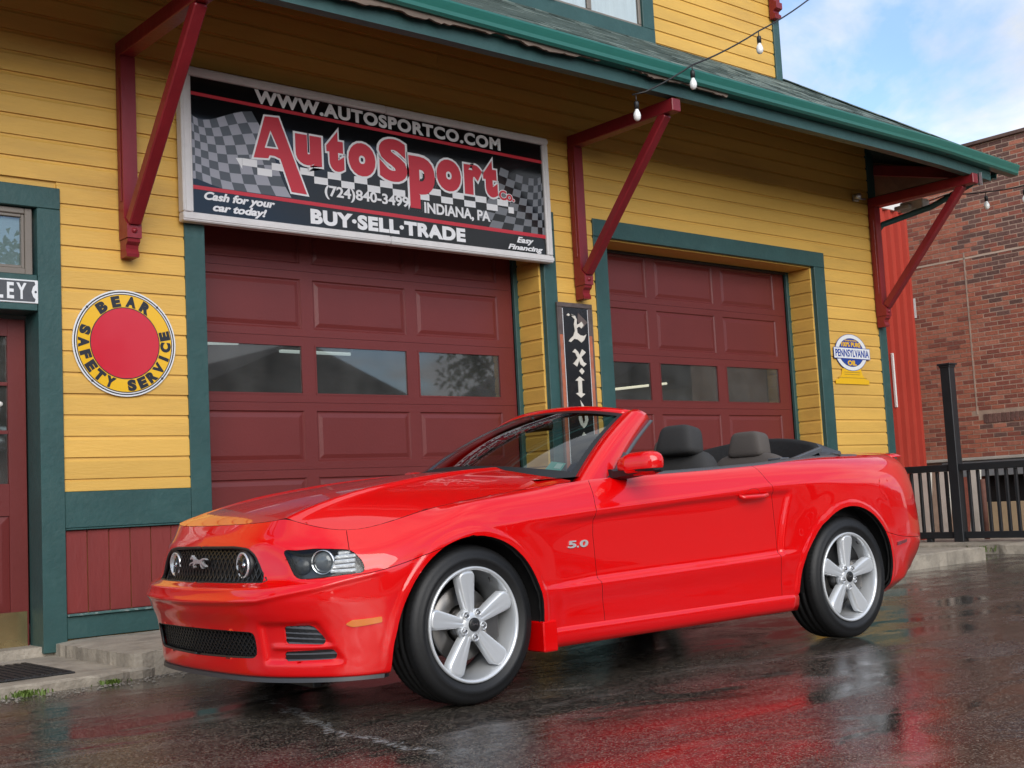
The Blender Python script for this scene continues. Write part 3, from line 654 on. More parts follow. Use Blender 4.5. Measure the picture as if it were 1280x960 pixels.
# ---------------- tall battery sign
XS = empty('vertical_sign', (7.71,-.04,.95), label='tall narrow black sign with white blackletter Exide between the garage doors', cat='sign')
ec = (7.494, 7.922)
part('sign_face', MB().box(ec[0],ec[1],-.05,-.034,.95,2.628,.003), mat('sign_black_enamel', (0.013,0.012,0.013), .25, var=.4, dirt=.25, dirtcol=(.07,.05,.045), dscale=7), XS)
M_orr = mat('sign_orange_edge', (0.42,0.12,0.06), .5, var=.3, vscale=8, dirt=.6, dirtcol=(.35,.26,.2), dscale=12)
M_rust = mat('rusty_frame', (0.10,0.075,0.07), .6, var=.4, vscale=10)
part('edge_band', MB().box(ec[0]+.014,ec[0]+.055,-.0525,-.0495,1.0,2.34), M_orr, XS); part('edge_band', MB().box(ec[1]-.05,ec[1]-.014,-.0525,-.0495,1.0,2.34), M_orr, XS)
part('edge_band', MB().box(ec[0]+.014,ec[0]+.055,-.0525,-.0495,2.342,2.59), M_rust, XS); part('edge_band', MB().box(ec[1]-.05,ec[1]-.014,-.0525,-.0495,2.342,2.59), M_rust, XS)
part('pin_line', MB().box(ec[0]+.060,ec[0]+.066,-.0525,-.0495,1.0,2.58), P_wht, XS); part('pin_line', MB().box(ec[1]-.058,ec[1]-.053,-.0525,-.0495,1.0,2.58), P_wht, XS)
part('sign_frame', MB().box(ec[0]-.004,ec[1]+.004,-.058,-.0335,2.590,2.632,.004).box(ec[0]-.004,ec[0]+.013,-.058,-.0335,.95,2.589,.003).box(ec[1]-.013,ec[1]+.004,-.058,-.0335,.95,2.589,.003), M_rust, XS)
part('diamond_mark', MB().prism([(7.745,2.545),(7.81,2.50),(7.86,2.465),(7.80,2.415),(7.735,2.465)][::-1], -.0525, -.050, 'y'), M_rust, XS)
ex_l = MB(); ey = -.0555
def stroke(pts, w0):
    for (a, b) in zip(pts[:-1], pts[1:]):
        pass
G_ = []
# blackletter glyph outlines, x from 0..1 and z from 0..1 in a cell
GL = {
 'E': [[(0,.93),(.10,1.0),(.30,.88),(.42,.80),(.36,.62),(.40,.40),(.30,.22),(.12,.10),(.05,.02),(.16,.0),(.34,.12),(.52,.10),(.70,.0),(.85,.10),(.98,.30),(.84,.24),(.66,.26),(.52,.34),(.50,.50),(.62,.56),(.74,.50),(.86,.62),(.76,.74),(.64,.66),(.50,.62),(.52,.80),(.44,.93),(.26,.98),(.10,.90)]],
 'X': [[(.08,.82),(.26,1.0),(.44,.86),(.56,.66),(.74,1.0),(.98,.84),(.86,.72),(.66,.56),(.80,.28),(1.0,.18),(.78,.0),(.58,.14),(.50,.36),(.34,.0),(.08,.16),(.22,.28),(.40,.48),(.26,.76)]],
 'I': [[(.10,.80),(.50,1.0),(.92,.82),(.68,.80),(.66,.22),(.92,.18),(.52,.0),(.08,.20),(.34,.24),(.34,.78)]],
 '.': [[(.0,.5),(.5,1.0),(1.0,.5),(.5,0)]],
 'D': [[(.30,1.0),(.62,.80),(.92,.55),(.98,.30),(.80,.12),(.50,.0),(.18,.14),(.05,.34),(.10,.52),(.30,.60),(.50,.62),(.62,.48),(.66,.30),(.50,.16),(.40,.30),(.36,.46),(.20,.44),(.34,.66),(.42,.76)]],
 'e': [[(.08,.70),(.46,1.0),(.94,.72),(.60,.52),(.44,.46),(.46,.26),(.64,.16),(.94,.26),(.56,.0),(.12,.22),(.10,.46)]],
}
def put(ch, x0, x1, z0, z1):
    for poly in GL[ch]:
        P = [(x0+(x1-x0)*a, z0+(z1-z0)*b) for a, b in poly]
        n = len(P); ex_l.prism(P, ey, -.050, 'y')
put('E', 7.60, 7.84, 2.275, 2.535); put('X', 7.635, 7.818, 2.055, 2.215); put('.', 7.72, 7.785, 1.985, 2.045); put('I', 7.652, 7.790, 1.775, 1.968)
put('D', 7.675, 7.80, 1.50, 1.755); put('e', 7.68, 7.80, 1.255, 1.468)
part('raised_letters', ex_l, mat('sign_cream_enamel', (.66,.62,.55), .35, dirt=.3, dirtcol=(.3,.22,.18), dscale=16), XS)
# ---------------- street name plate over the entrance (only its right end is in view)
AS = empty('street_name_plate', (2.45,-.04,2.315), label='dark grey street name plate ending in LEY over the entrance door', cat='sign')
S_sl = mat('plate_grey', (0.07,0.075,0.085), .45, var=.15, vscale=20)
part('plate', MB().box(2.02,2.912,-.036,-.0285,2.317,2.470,.006), S_wht, AS)
part('plate_field', MB().prism([(2.03,2.327),(2.888,2.327),(2.893,2.345),(2.878,2.36),(2.868,2.393),(2.878,2.426),(2.893,2.441),(2.888,2.460),(2.03,2.460)][::-1], -.0372, -.036, 'y'), S_sl, AS)
part('bolt_hole', MB().lathe([(0,-.001),(.008,0)], 10, (2.895,-.0365,2.393), 'y'), S_ink, AS)
for ch_, xa_, xb_ in (('L',2.648,2.688),('E',2.712,2.756),('Y',2.772,2.836)): word('raised_letter', ch_, (xa_,xb_,2.341,2.447), -.0372, S_wht, AS, th=.002, offset=.03)
# ---------------- small sensor lamp box under the eave
SL = empty('security_light', (12.30,-.03,4.12), label='small grey security light under the eave beside the right bracket', cat='light fixture')
part('mount_box', MB().box(12.26,12.34,-.06,-.02,4.12,4.20,.006), M_steel, SL)
part('lamp_head', MB().lathe([(0,-.11),(.03,-.10),(.036,-.06),(.02,-.02),(.0,-.01)], 14, (12.24,-.04,4.16), 'y'), M_steel, SL)
part('lamp_arm', MB().tube([(12.34,-.04,4.16),(12.48,-.05,4.165)], .012, 6), M_steel, SL)
# ================================================================ ground
def asphalt():
    m, t, o = nodemat('wet_asphalt'); N = t.nodes.new; L = t.links.new
    b = N('ShaderNodeBsdfPrincipled'); L(b.outputs[0], o.inputs[0])
    tcn = N('ShaderNodeTexCoord'); V = tcn.outputs['Object']
    def noise(sc, det=6, rough=.6, dist=0, stretch=None):
        n = N('ShaderNodeTexNoise'); n.inputs['Scale'].default_value = sc; n.inputs['Detail'].default_value = det; n.inputs['Roughness'].default_value = rough; n.inputs['Distortion'].default_value = dist
        if stretch:
            mp = N('ShaderNodeMapping'); mp.inputs['Scale'].default_value = stretch; mp.inputs['Rotation'].default_value = (0,0,.25); L(V, mp.inputs[0]); L(mp.outputs[0], n.inputs['Vector'])
        else: L(V, n.inputs['Vector'])
        return n.outputs['Fac']
    def mr(x, a, b_, c=0., d=1.):
        r = N('ShaderNodeMapRange'); r.inputs[1].default_value = a; r.inputs[2].default_value = b_; r.inputs[3].default_value = c; r.inputs[4].default_value = d; L(x, r.inputs[0]); return r.outputs[0]
    def mix(f, a, c):
        x = N('ShaderNodeMix'); x.data_type = 'RGBA'; L(f, x.inputs[0])
        for s, v in ((6,a),(7,c)):
            if isinstance(v, tuple): x.inputs[s].default_value = (*v,1)
            else: L(v, x.inputs[s])
        return x.outputs[2]
    vo = N('ShaderNodeTexVoronoi'); vo.inputs['Scale'].default_value = 170; L(V, vo.inputs['Vector'])
    stone = N('ShaderNodeSeparateColor'); L(vo.outputs['Color'], stone.inputs[0])
    st = mr(stone.outputs[0], .62, 1.0, 0, 1)
    big = noise(.9, 8, .66, .6, (1,2.2,1)); wet = mr(big, .42, .60)
    c1 = mix(mr(noise(5, 8, .7), .35, .7), (.013,.0115,.0105), (.034,.029,.025))
    c2 = mix(st, c1, (.24,.20,.155))
    c3 = mix(mr(noise(1.7, 7, .7, .8, (1,2.5,1)), .54, .70, 0, .6), c2, (.20,.18,.16))  # paler patches in the colour stand for sky reflection on wet asphalt
    sx = N('ShaderNodeSeparateXYZ'); L(V, sx.inputs[0])
    def mth(op, a, c=None):
        q = N('ShaderNodeMath'); q.operation = op
        for i, v in enumerate((a, c)):
            if v is None: continue
            if isinstance(v, (int, float)): q.inputs[i].default_value = v
            else: L(v, q.inputs[i])
        return q.outputs[0]
    xl = mr(sx.outputs[1], -3.75, -2.3, 2.74, 3.12); dd = mth('ABSOLUTE', mth('SUBTRACT', mth('ADD', sx.outputs[0], mr(noise(7, 4), .3, .7, -.05, .05)), xl))
    band = mr(dd, .012, .035, 1, 0); yy = mth('MULTIPLY', mr(sx.outputs[1], -4.5, -4.3, 0, 1), mr(sx.outputs[1], -2.5, -2.2, 1, 0))
    crumbs = mr(noise(28, 7, .75, .5), .47, .55); mask = mth('MULTIPLY', mth('MULTIPLY', band, yy), crumbs)
    c3 = mix(mth('MULTIPLY', mask, .9), c3, (.34,.34,.33))
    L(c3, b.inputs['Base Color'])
    fine = noise(24, 6, .75)
    r1 = mr(fine, .3, .75, .03, .10); r2 = mr(fine, .3, .75, .20, .45)
    rm = N('ShaderNodeMix'); rm.data_type = 'FLOAT'; L(wet, rm.inputs[0]); L(r1, rm.inputs[2]); L(r2, rm.inputs[3]); L(rm.outputs[0], b.inputs['Roughness'])
    b.inputs['Specular IOR Level'].default_value = .62
    ht = N('ShaderNodeMath'); ht.operation = 'ADD'; L(mr(vo.outputs['Distance'], 0, 1, .5, 0), ht.inputs[0]); L(mr(noise(60,5,.6),0,1,0,.5), ht.inputs[1])
    bp = N('ShaderNodeBump'); bp.inputs['Distance'].default_value = .004; L(ht.outputs[0], bp.inputs['Height']); L(mr(wet, 0, 1, .07, .45), bp.inputs['Strength']); L(bp.outputs[0], b.inputs['Normal'])
    return m
M_asp = asphalt()
g = MB(); n = 60
xs = np.concatenate([[-400,-120,-40,-12], np.linspace(-6, 22, 57), [30,60,150,400]]); ys = np.concatenate([[-400,-120,-40,-16], np.linspace(-9, 5, 29), [12,40,150,400]])
gr = random.Random(5); V = []
for yv in ys:
    for xv in xs:
        z = 0.0
        rr = math.hypot(xv-5, yv+3)
        if rr > 12: z = 0
        elif -3.9 < yv < -1.7 and 2.5 < xv < 7.5: z = 0
        V.append((xv, yv, z-.002))
nx = len(xs); F = [(j*nx+i, j*nx+i+1, (j+1)*nx+i+1, (j+1)*nx+i) for j in range(len(ys)-1) for i in range(nx-1)]
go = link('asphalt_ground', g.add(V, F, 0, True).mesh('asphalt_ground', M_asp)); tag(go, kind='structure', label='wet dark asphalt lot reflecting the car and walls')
# ================================================================ the red convertible
# car coordinates: a = metres behind the front axle, l = metres towards the camera side, z up; local mesh x=a, y=-l
CAR = empty('convertible_car', (3.5033,-2.8106,0), -.0316, label='shiny red two-door convertible with its top down, parked on the wet asphalt', cat='car')
def ramp(x, x0, x1): return min(1, max(0, (x-x0)/(x1-x0)))
C_red, _t, _o = nodemat('car_paint_red')
_b = _t.nodes.new('ShaderNodeBsdfPrincipled'); _t.links.new(_b.outputs[0], _o.inputs[0])
_b.inputs['Base Color'].default_value = (0.72,0.0004,0.0010,1); _b.inputs['Roughness'].default_value = .30; _b.inputs['Specular IOR Level'].default_value = .15; _b.inputs['Coat Weight'].default_value = 1.0; _b.inputs['Coat Roughness'].default_value = .004; _b.inputs['Coat IOR'].default_value = 1.55
C_blk = mat('car_black_plastic', (0.013,0.013,0.014), .42); C_trim = mat('car_grey_trim', (0.085,0.09,0.10), .38); C_void = mat('car_dark_inner', (0.003,0.003,0.003), .9)
C_chr = mat('chrome', (0.78,0.78,0.79), .12, metal=1); C_tyre = mat('tyre_rubber', (0.0075,0.0075,0.008), .55, var=.15, vscale=20, bump=.1, bscale=80)
C_rim = mat('silver_wheel_paint', (0.72,0.74,0.76), .30, metal=.45, coat=.5); C_disc = mat('brake_metal', (0.22,0.21,0.20), .38, metal=.9, var=.2)
C_lens = glassmat('lamp_lens', (.90,.92,.92), 1.36); C_wind = glassmat('windscreen_glass', (.42,.48,.46), 1.85); C_amb = mat('amber_lens', (0.70,0.17,0.004), .15, coat=1); C_rlens = mat('red_lens', (0.20,0.005,0.005), .15, coat=1)
C_cloth = mat('charcoal_seat_cloth', (0.035,0.034,0.034), .85, bump=.3, bscale=200); C_leath = mat('taupe_headrest_cloth', (0.085,0.072,0.064), .8, bump=.3, bscale=200); C_lamp_in = mat('headlamp_housing', (0.04,0.042,0.045), .3); C_refl = mat('lamp_reflector', (0.80,0.80,0.82), .22, metal=.55, bump=.5, bscale=25)
C_top = mat('folded_top_cloth', (0.012,0.012,0.013), .8, bump=.4, bscale=30)
def cpart(name, mb, m, parent=CAR, recalc=True):     # mb in (a,l,z)
    mb.v = [(a, -l, z) for a, l, z in mb.v]; mb.f = [f[::-1] for f in mb.f]
    return link(name, mb.mesh(name, m, recalc), parent)
# ---------- splines
def natcub(x, Y, q):
    x = np.asarray(x, float); Y = np.asarray(Y, float); n = len(x); h = np.diff(x)
    Am = np.zeros((n,n)); B = np.zeros((n,)+Y.shape[1:]); Am[0,0] = Am[-1,-1] = 1
    for i in range(1, n-1):
        Am[i,i-1] = h[i-1]; Am[i,i] = 2*(h[i-1]+h[i]); Am[i,i+1] = h[i]; B[i] = 6*((Y[i+1]-Y[i])/h[i]-(Y[i]-Y[i-1])/h[i-1])
    M = np.linalg.solve(Am, B.reshape(n,-1)).reshape(B.shape)
    i = np.clip(np.searchsorted(x, q)-1, 0, n-2); hh = h[i]; t0 = (x[i+1]-q); t1 = (q-x[i])
    sh = (-1,)+(1,)*(Y.ndim-1); t0 = t0.reshape(sh); t1 = t1.reshape(sh); hh = hh.reshape(sh)
    return M[i]*t0**3/(6*hh)+M[i+1]*t1**3/(6*hh)+(Y[i]/hh-M[i]*hh/6)*t0+(Y[i+1]/hh-M[i+1]*hh/6)*t1
def pchip(x, Y, q):
    x = np.asarray(x, float); Y = np.asarray(Y, float); h = np.diff(x); sh = (-1,)+(1,)*(Y.ndim-1); D = np.diff(Y, axis=0)/h.reshape(sh)
    m = np.zeros_like(Y); m[0] = D[0]; m[-1] = D[-1]
    for i in range(1, len(x)-1):
        w1 = 2*h[i]+h[i-1]; w2 = h[i]+2*h[i-1]; ok = D[i-1]*D[i] > 0
        m[i] = np.where(ok, (w1+w2)/np.where(ok, w1/np.where(D[i-1]==0,1,D[i-1])+w2/np.where(D[i]==0,1,D[i]), 1), 0)
    q = np.asarray(q, float); i = np.clip(np.searchsorted(x, q)-1, 0, len(x)-2); t = ((q-x[i])/h[i]).reshape(sh); hh = h[i].reshape(sh)
    return (2*t**3-3*t**2+1)*Y[i]+(t**3-2*t**2+t)*hh*m[i]+(-2*t**3+3*t**2)*Y[i+1]+(t**3-t**2)*hh*m[i+1]
# ---------- top surfaces
def H(a, l):          # bonnet height
    a = np.asarray(a, float); l = np.abs(np.asarray(l, float))
    zc = pchip([-.95,-.80,-.69,-.5,-.34,-.1,.08,.43,.70,1.0], [.795,.842,.883,.936,.970,1.006,1.028,1.056,1.065,1.068], np.clip(a,-.95,1.0).ravel()).reshape(a.shape)
    ze = pchip([-.95,-.80,-.70,-.55,-.34,0,.4,.77,1.0], [.735,.752,.766,.790,.835,.893,.935,.965,.97], np.clip(a,-.95,1.0).ravel()).reshape(a.shape)
    lc = np.interp(a, [-.85,.6], [.56,.40]); le = np.interp(a, [-.8,-.55,-.2,.7], [.70,.76,.82,.84])
    zs = zc-.012*(l/lc)**2
    k = np.clip((l-lc)/(le-lc), 0, 1.15); zr = (zc-.012)+(ze-(zc-.012))*(k*.82+.18*k*k)
    w = 1/(1+np.exp(-(l-lc)/.012)); base = zs*(1-w)+zr*w
    # scooped valley beside the raised centre
    return base+.010*np.exp(-((l-lc)/.024)**2)*np.clip((a+.8)*2,0,1)
def Dk(a, l):         # boot lid height
    a = np.asarray(a, float); l = np.abs(np.asarray(l, float))
    zc = pchip([2.6,3.0,3.4,3.62,3.74,3.84], [1.085,1.10,1.095,1.070,1.055,1.03], np.clip(a,2.6,3.84).ravel()).reshape(a.shape)
    return zc-.05*(l/.8)**2.2
# ---------- side and end shell: plan contour and inset/height tables
CON = np.array([(-.965,0),(-.956,.22),(-.932,.42),(-.885,.58),(-.80,.715),(-.69,.815),(-.56,.883),(-.42,.920),(-.2,.936),(0,.9385),(.25,.936),(.5,.931),(.77,.927),(1.2,.925),(1.7,.927),(2.07,.931),(2.35,.936),(2.72,.9385),(3.05,.930),(3.3,.905),(3.48,.862),(3.62,.79),(3.715,.67),(3.775,.48),(3.805,.25),(3.815,0)])
nc = len(CON); pad = 4
ext = np.vstack([np.stack([CON[pad:0:-1,0], -CON[pad:0:-1,1]], 1), CON, np.stack([CON[-2:-pad-2:-1,0], -CON[-2:-pad-2:-1,1]], 1)])
d_ = np.concatenate([[0], np.cumsum(np.hypot(*np.diff(ext, axis=0).T))]); d_ -= d_[pad]; S_len = d_[pad+nc-1]; s_col = d_[pad:pad+nc]
KT = {  # contour column: (insets, heights)
 0: ([.125,.080,.065,.040,.015,0,.008,.075,.090,.105,.125,.160],[.185,.200,.29,.41,.47,.53,.565,.598,.70,.765,.805,None]),
 3: ([.125,.070,.058,.038,.015,0,.006,.072,.088,.102,.122,.158],[.185,.200,.29,.41,.47,.53,.570,.600,.69,.745,.775,None]),
 4: ([.12,.06,.05,.035,.015,0,.006,.038,.055,.076,.104,.15],[.185,.20,.29,.40,.46,.53,.580,.602,.66,.715,.745,None]),
 6: ([.09,.030,.022,.014,.006,0,.0,.006,.022,.045,.085,.125],[.180,.195,.29,.38,.45,.52,.58,.618,.67,.715,.755,None]),
 8: ([.09,.03,.022,.012,.006,.002,.0,.002,.014,.034,.075,.115],[.185,.22,.33,.42,.50,.58,.65,.70,.745,.79,.83,None]),
 9: ([.09,.03,.022,.012,.006,.003,.0,.001,.012,.030,.072,.112],[.19,.25,.35,.45,.53,.62,.70,.755,.80,.845,.885,None]),
 11:([.09,.022,.016,.005,.012,.010,.006,0,.012,.032,.070,.098],[.19,.28,.37,.462,.50,.63,.745,.80,.83,.885,.93,None]),
 12:([.09,.02,.015,.002,.014,.012,.008,0,.012,.035,.070,.085],[.19,.287,.38,.470,.51,.65,.775,.818,.843,.905,.957,.968]),
 14:([.09,.02,.015,.002,.016,.014,.008,0,.012,.035,.070,.088],[.19,.290,.39,.492,.53,.68,.815,.868,.892,.945,.990,1.000]),
 15:([.09,.02,.015,.002,.012,.011,.006,0,.012,.036,.074,.092],[.19,.292,.39,.505,.545,.69,.835,.889,.913,.960,1.006,1.016]),
 16:([.09,.02,.012,.002,.001,.001,.0,.0,.014,.046,.094,.118],[.19,.292,.40,.52,.56,.70,.835,.893,.925,.980,1.024,1.033]),
 17:([.09,.02,.012,.004,.002,.0,.0,.002,.018,.058,.120,.158],[.19,.292,.40,.52,.60,.71,.82,.885,.935,.995,1.040,1.050]),
 19:([.10,.04,.022,.010,.002,.0,.0,.006,.026,.066,.125,.165],[.25,.300,.39,.46,.52,.60,.72,.82,.905,.985,1.040,None]),
 20:([.13,.08,.05,.018,.002,.0,.004,.014,.034,.070,.120,.160],[.30,.325,.385,.455,.515,.58,.70,.81,.90,.985,1.035,None]),
 22:([.15,.10,.06,.02,.0,.0,.014,.03,.045,.075,.12,.165],[.30,.33,.385,.455,.515,.58,.70,.81,.90,.985,1.030,None]),
 25:([.15,.10,.06,.02,.0,.0,.02,.05,.06,.085,.125,.165],[.30,.33,.385,.455,.515,.58,.70,.81,.90,.985,1.030,None])}
ks = sorted(KT); NR = 12
# dense plan contour + normals
RES = .006
sd = np.linspace(0, S_len, int(S_len/RES)+1); ns_ = len(sd)
cd = natcub(d_, ext, sd); tg = np.gradient(cd, sd, axis=0); tg /= np.linalg.norm(tg, axis=1)[:,None]
tg[0] = (0,1); tg[-1] = (0,-1); nn = np.stack([-tg[:,1], tg[:,0]], 1)       # outward (front: -a; side: +l)
dins = pchip([s_col[k] for k in ks], np.array([KT[k][0] for k in ks]), sd)
hz = np.array([[np.nan if v is None else v for v in KT[k][1]] for k in ks])
for i, k in enumerate(ks):
    if np.isnan(hz[i,11]):
        j = np.argmin(abs(sd-s_col[k])); p = cd[j]-nn[j]*dins[j,11]
        hz[i,11] = float(H(p[0],p[1])) if p[0] < 1 else float(Dk(p[0],p[1]))
hts = pchip([s_col[k] for k in ks], hz, sd)
A11 = cd-nn*dins[:,11:12]
fr_ = A11[:,0] < .72; hts[fr_,11] = H(A11[fr_,0], A11[fr_,1]); rr_ = A11[:,0] > 3.05; hts[rr_,11] = Dk(A11[rr_,0], A11[rr_,1])
hts[:,10] = np.minimum(hts[:,10], hts[:,11]-.004)
rows = np.stack([np.concatenate([cd-nn*dins[:,r:r+1], hts[:,r:r+1]], 1) for r in range(NR)])    # NR, ns, 3
t_row = np.concatenate([[0], np.cumsum([.045,.10,.10,.06,.09,.10,.065,.05,.065,.05,.035])]); T_len = t_row[-1]
td = np.linspace(0, T_len, int(T_len/RES)+1); nt_ = len(td)
Gd = pchip(t_row, rows, td)
def gsm(A, sig, axis):
    r = int(3*sig)+1; k = np.exp(-.5*(np.arange(-r,r+1)/sig)**2); k /= k.sum(); Ap = np.moveaxis(A, axis, 0)
    pw = [(r,r)]+[(0,0)]*(Ap.ndim-1)
    if axis == 1: pass
    Pd = np.concatenate([2*Ap[:1]-Ap[r:0:-1], Ap, 2*Ap[-1:]-Ap[-2:-r-2:-1]])
    out = sum(k[i]*Pd[i:i+len(Ap)] for i in range(2*r+1)); return np.moveaxis(out, 0, axis)
e0 = Gd[:, :1].copy(); e1 = Gd[:, -1:].copy(); tr = Gd[-1:].copy()
Gd = gsm(Gd, 1.0, 0); Gd = gsm(Gd, 6, 1)
Gd[:, :1, 1] = 0; Gd[:, -1:, 1] = 0
# normals of the dense surface
def gridn(G):
    ds = np.gradient(G, axis=1); dt = np.gradient(G, axis=0); n = np.cross(ds, dt); n /= (np.linalg.norm(n, axis=2)[...,None]+1e-12); return n
Nd = gridn(Gd)
if Nd[40, ns_//2, 1] < 0: Nd = -Nd
# displacement: arch lips, shoulder line behind the door, bumper details
Aa, Ll, Zz = Gd[...,0], Gd[...,1], Gd[...,2]
FA, RA = (-.008,.350,.388), (2.715,.350,.404)
def smooth(x, a, b): t = np.clip((x-a)/(b-a), 0, 1); return t*t*(3-2*t)
# ---------- polygon tools in (s,t)
def densify(P, st=.008, closed=True):
    out = []; n = len(P)
    for i in range(n if closed else n-1):
        p, q = np.array(P[i]), np.array(P[(i+1) % n]); m = max(1, int(np.linalg.norm(q-p)/st)); out += [tuple(p+(q-p)*k/m) for k in range(m)]
    return np.array(out)
def inpoly(X, Y, P):
    c = np.zeros(X.shape, bool); n = len(P)
    for i in range(n):
        x1, y1 = P[i]; x2, y2 = P[i-1]
        if y1 == y2: continue
        k = ((y1 > Y) != (y2 > Y)) & (X < (x2-x1)*(Y-y1)/(y2-y1)+x1); c ^= k
    return c
def near(X, Y, P):
    best = np.full(X.shape, 1e9); bx = X.copy(); by = Y.copy(); n = len(P)
    for i in range(n):
        p, q = P[i-1], P[i]; d = q-p; L2 = d@d
        if L2 < 1e-14: continue
        t = np.clip(((X-p[0])*d[0]+(Y-p[1])*d[1])/L2, 0, 1); x = p[0]+t*d[0]; y = p[1]+t*d[1]; D = (X-x)**2+(Y-y)**2; k = D < best
        best[k] = D[k]; bx[k] = x[k]; by[k] = y[k]
    return bx, by, best
arcF = [( -.445,.10),(-.445,.20),(-.436,.30)]+[(FA[0]+(FA[2]+.035*max(0,-math.cos(R(th)))**3*ramp(.60-(FA[1]+FA[2]*math.sin(R(th))),0,.35))*math.cos(R(th)), FA[1]+FA[2]*math.sin(R(th))) for th in range(172,-9,-4)]+[(.385,.25),(.392,.10)]
arcR = [(2.215,.10),(2.222,.32),(2.245,.42),(2.285,.50),(2.334,.565),(2.39,.622),(2.45,.668)]+[(RA[0]+RA[2]*math.cos(R(th)), RA[1]+RA[2]*math.sin(R(th))) for th in range(124,2,-4)]+[(3.105,.30),(3.09,.24),(3.09,.10)]
disp = np.zeros(Aa.shape)
for AP in (arcF, arcR):
    AP_ = np.array([q for q in AP if q[1] > .15]); r = np.full(Aa.shape, 9.0); c_ = (Aa > AP_[:,0].min()-.2) & (Aa < AP_[:,0].max()+.2) & (Ll > .6)
    bx_, by_, bd_ = near(Aa[c_], Zz[c_], densify(AP_, .02)); r[c_] = np.sqrt(bd_)*np.where(inpoly(Aa[c_], Zz[c_], AP_), -1, 1)
    disp += (.006*(1-smooth(r, .024, .036))+.005*(1-smooth(r, .03, .15)))*smooth(Zz, .19, .30)
# recessed flank between the two body lines, ending in a scoop behind the door
zl = np.interp(Aa, [.3,.77,2.07], [.455,.472,.505]); zu = np.interp(Aa, [.3,.72,1.38,2.07], [.78,.800,.845,.872])
band = smooth(Zz, zl+.004, zl+.030)*(1-smooth(Zz, zu-.035, zu-.004))
cx_ = 2.075+.10*np.clip((Zz-.52)/.35,0,1)**1.5
disp -= .014*band*smooth(Aa, .30, .80)*(1-smooth(Aa, cx_, cx_+.045))*(Ll > .5)
# shallow pocket that holds the two vents, with a fin between them
lo_ = np.interp(Zz, [.25,.42], [.53,.53]); hi_ = np.interp(Zz, [.26,.41], [.815,.765]); pk = smooth(Ll, lo_-.006, lo_+.022)*(1-smooth(Ll, hi_-.01, hi_+.012))*smooth(Zz, .248, .266)*(1-smooth(Zz, .408, .428))*(Aa < 0)
fin = smooth(Zz, .308, .316)*(1-smooth(Zz, .322, .332))*smooth(Ll, .555, .60)
disp -= .016*pk*(1-fin)
zc_l = np.interp(Ll, [0,.3,.57,.79,.887,.93], [.512,.516,.522,.565,.606,.63]); fr__ = (1-smooth(Aa, -.52, -.44))
disp += fr__*(.0085*np.exp(-((Zz-zc_l)/.012)**2)-.004*np.exp(-((Zz-zc_l-.035)/.02)**2))
Gd = Gd+Nd*disp[...,None]; Nd = gridn(Gd)
if Nd[40, ns_//2, 1] < 0: Nd = -Nd
def Sev(s, t, off=0.0):
    s = np.clip(np.asarray(s,float)/S_len*(ns_-1), 0, ns_-1.0001); t = np.clip(np.asarray(t,float)/T_len*(nt_-1), 0, nt_-1.0001)
    i = s.astype(int); j = t.astype(int); u = (s-i)[...,None]; v = (t-j)[...,None]
    f = lambda A: A[j,i]*(1-u)*(1-v)+A[j,i+1]*u*(1-v)+A[j+1,i]*(1-u)*v+A[j+1,i+1]*u*v
    P = f(Gd)
    if np.any(off): P = P+f(Nd)*(np.asarray(off)[...,None] if hasattr(off,'__len__') else off)
    return P
def inv(P, w=(1,1,1), lo=0, hi=None):       # nearest (s,t) on the shell to a 3D point
    w = np.array(w); i0 = int(lo/S_len*(ns_-1)); i1 = ns_ if hi is None else int(hi/S_len*(ns_-1))+1
    D = (((Gd[:, i0:i1]-np.array(P))*w)**2).sum(2); j, i = np.unravel_index(np.argmin(D), D.shape); i += i0
    s, t = i/(ns_-1)*S_len, j/(nt_-1)*T_len
    for _ in range(4):
        p = Sev(s,t); e = 1e-3; a = (Sev(min(s+e,S_len),t)-p)/e*w; b = (Sev(s,min(t+e,T_len))-p)/e*w; r = (np.array(P)-p)*w
        M2 = np.array([[a@a, a@b],[a@b, b@b]])+1e-9*np.eye(2); d2 = np.linalg.solve(M2, np.array([a@r, b@r])); s = float(np.clip(s+np.clip(d2[0],-.01,.01),0,S_len)); t = float(np.clip(t+np.clip(d2[1],-.01,.01),0,T_len))
    return s, t
def s_at(a, side=True): # contour position of station a on the flank
    k = np.where((cd[:,1] > .6))[0]; return float(np.interp(a, cd[k,0], sd[k]))
def t_at(s, z):
    i = int(round(s/S_len*(ns_-1))); return float(np.interp(z, Gd[:,i,2], td))
# holes
def side_poly(pts):
    out = []
    for a, z in pts:
        s = s_at(a); out.append((s, t_at(s, z) if z > .19 else -.02))
    return densify(out)
HF = side_poly(arcF); HR = side_poly(arcR)
sfront = s_at(-.30)
def poly3(pts, w=(1,1,1)): return densify([inv(p, w, 0, sfront) for p in pts])
def mirror_front(pts): # polygon that crosses the centre line: given for l>=0 from centre top to centre bottom
    return densify([inv(p, (.02,1,1), 0, sfront) for p in pts])
GR = [(-.9,0,.747),(-.9,.30,.745),(-.9,.40,.736),(-.9,.445,.715),(-.9,.50,.65),(-.9,.545,.602),(-.9,.53,.594),(-.9,.30,.592),(-.9,0,.592)]
gr_st = mirror_front([(p[0],max(p[1],0),p[2]) for p in GR]); gr_st = np.array([(-.03 if s < .004 else s, t) for s, t in gr_st])
LG = [(-.9,0,.390),(-.9,.30,.389),(-.9,.50,.385),(-.9,.495,.290),(-.9,.47,.276),(-.9,.3,.272),(-.9,0,.268)]
lg_st = mirror_front(LG); lg_st = np.array([(-.03 if s < .004 else s, t) for s, t in lg_st])
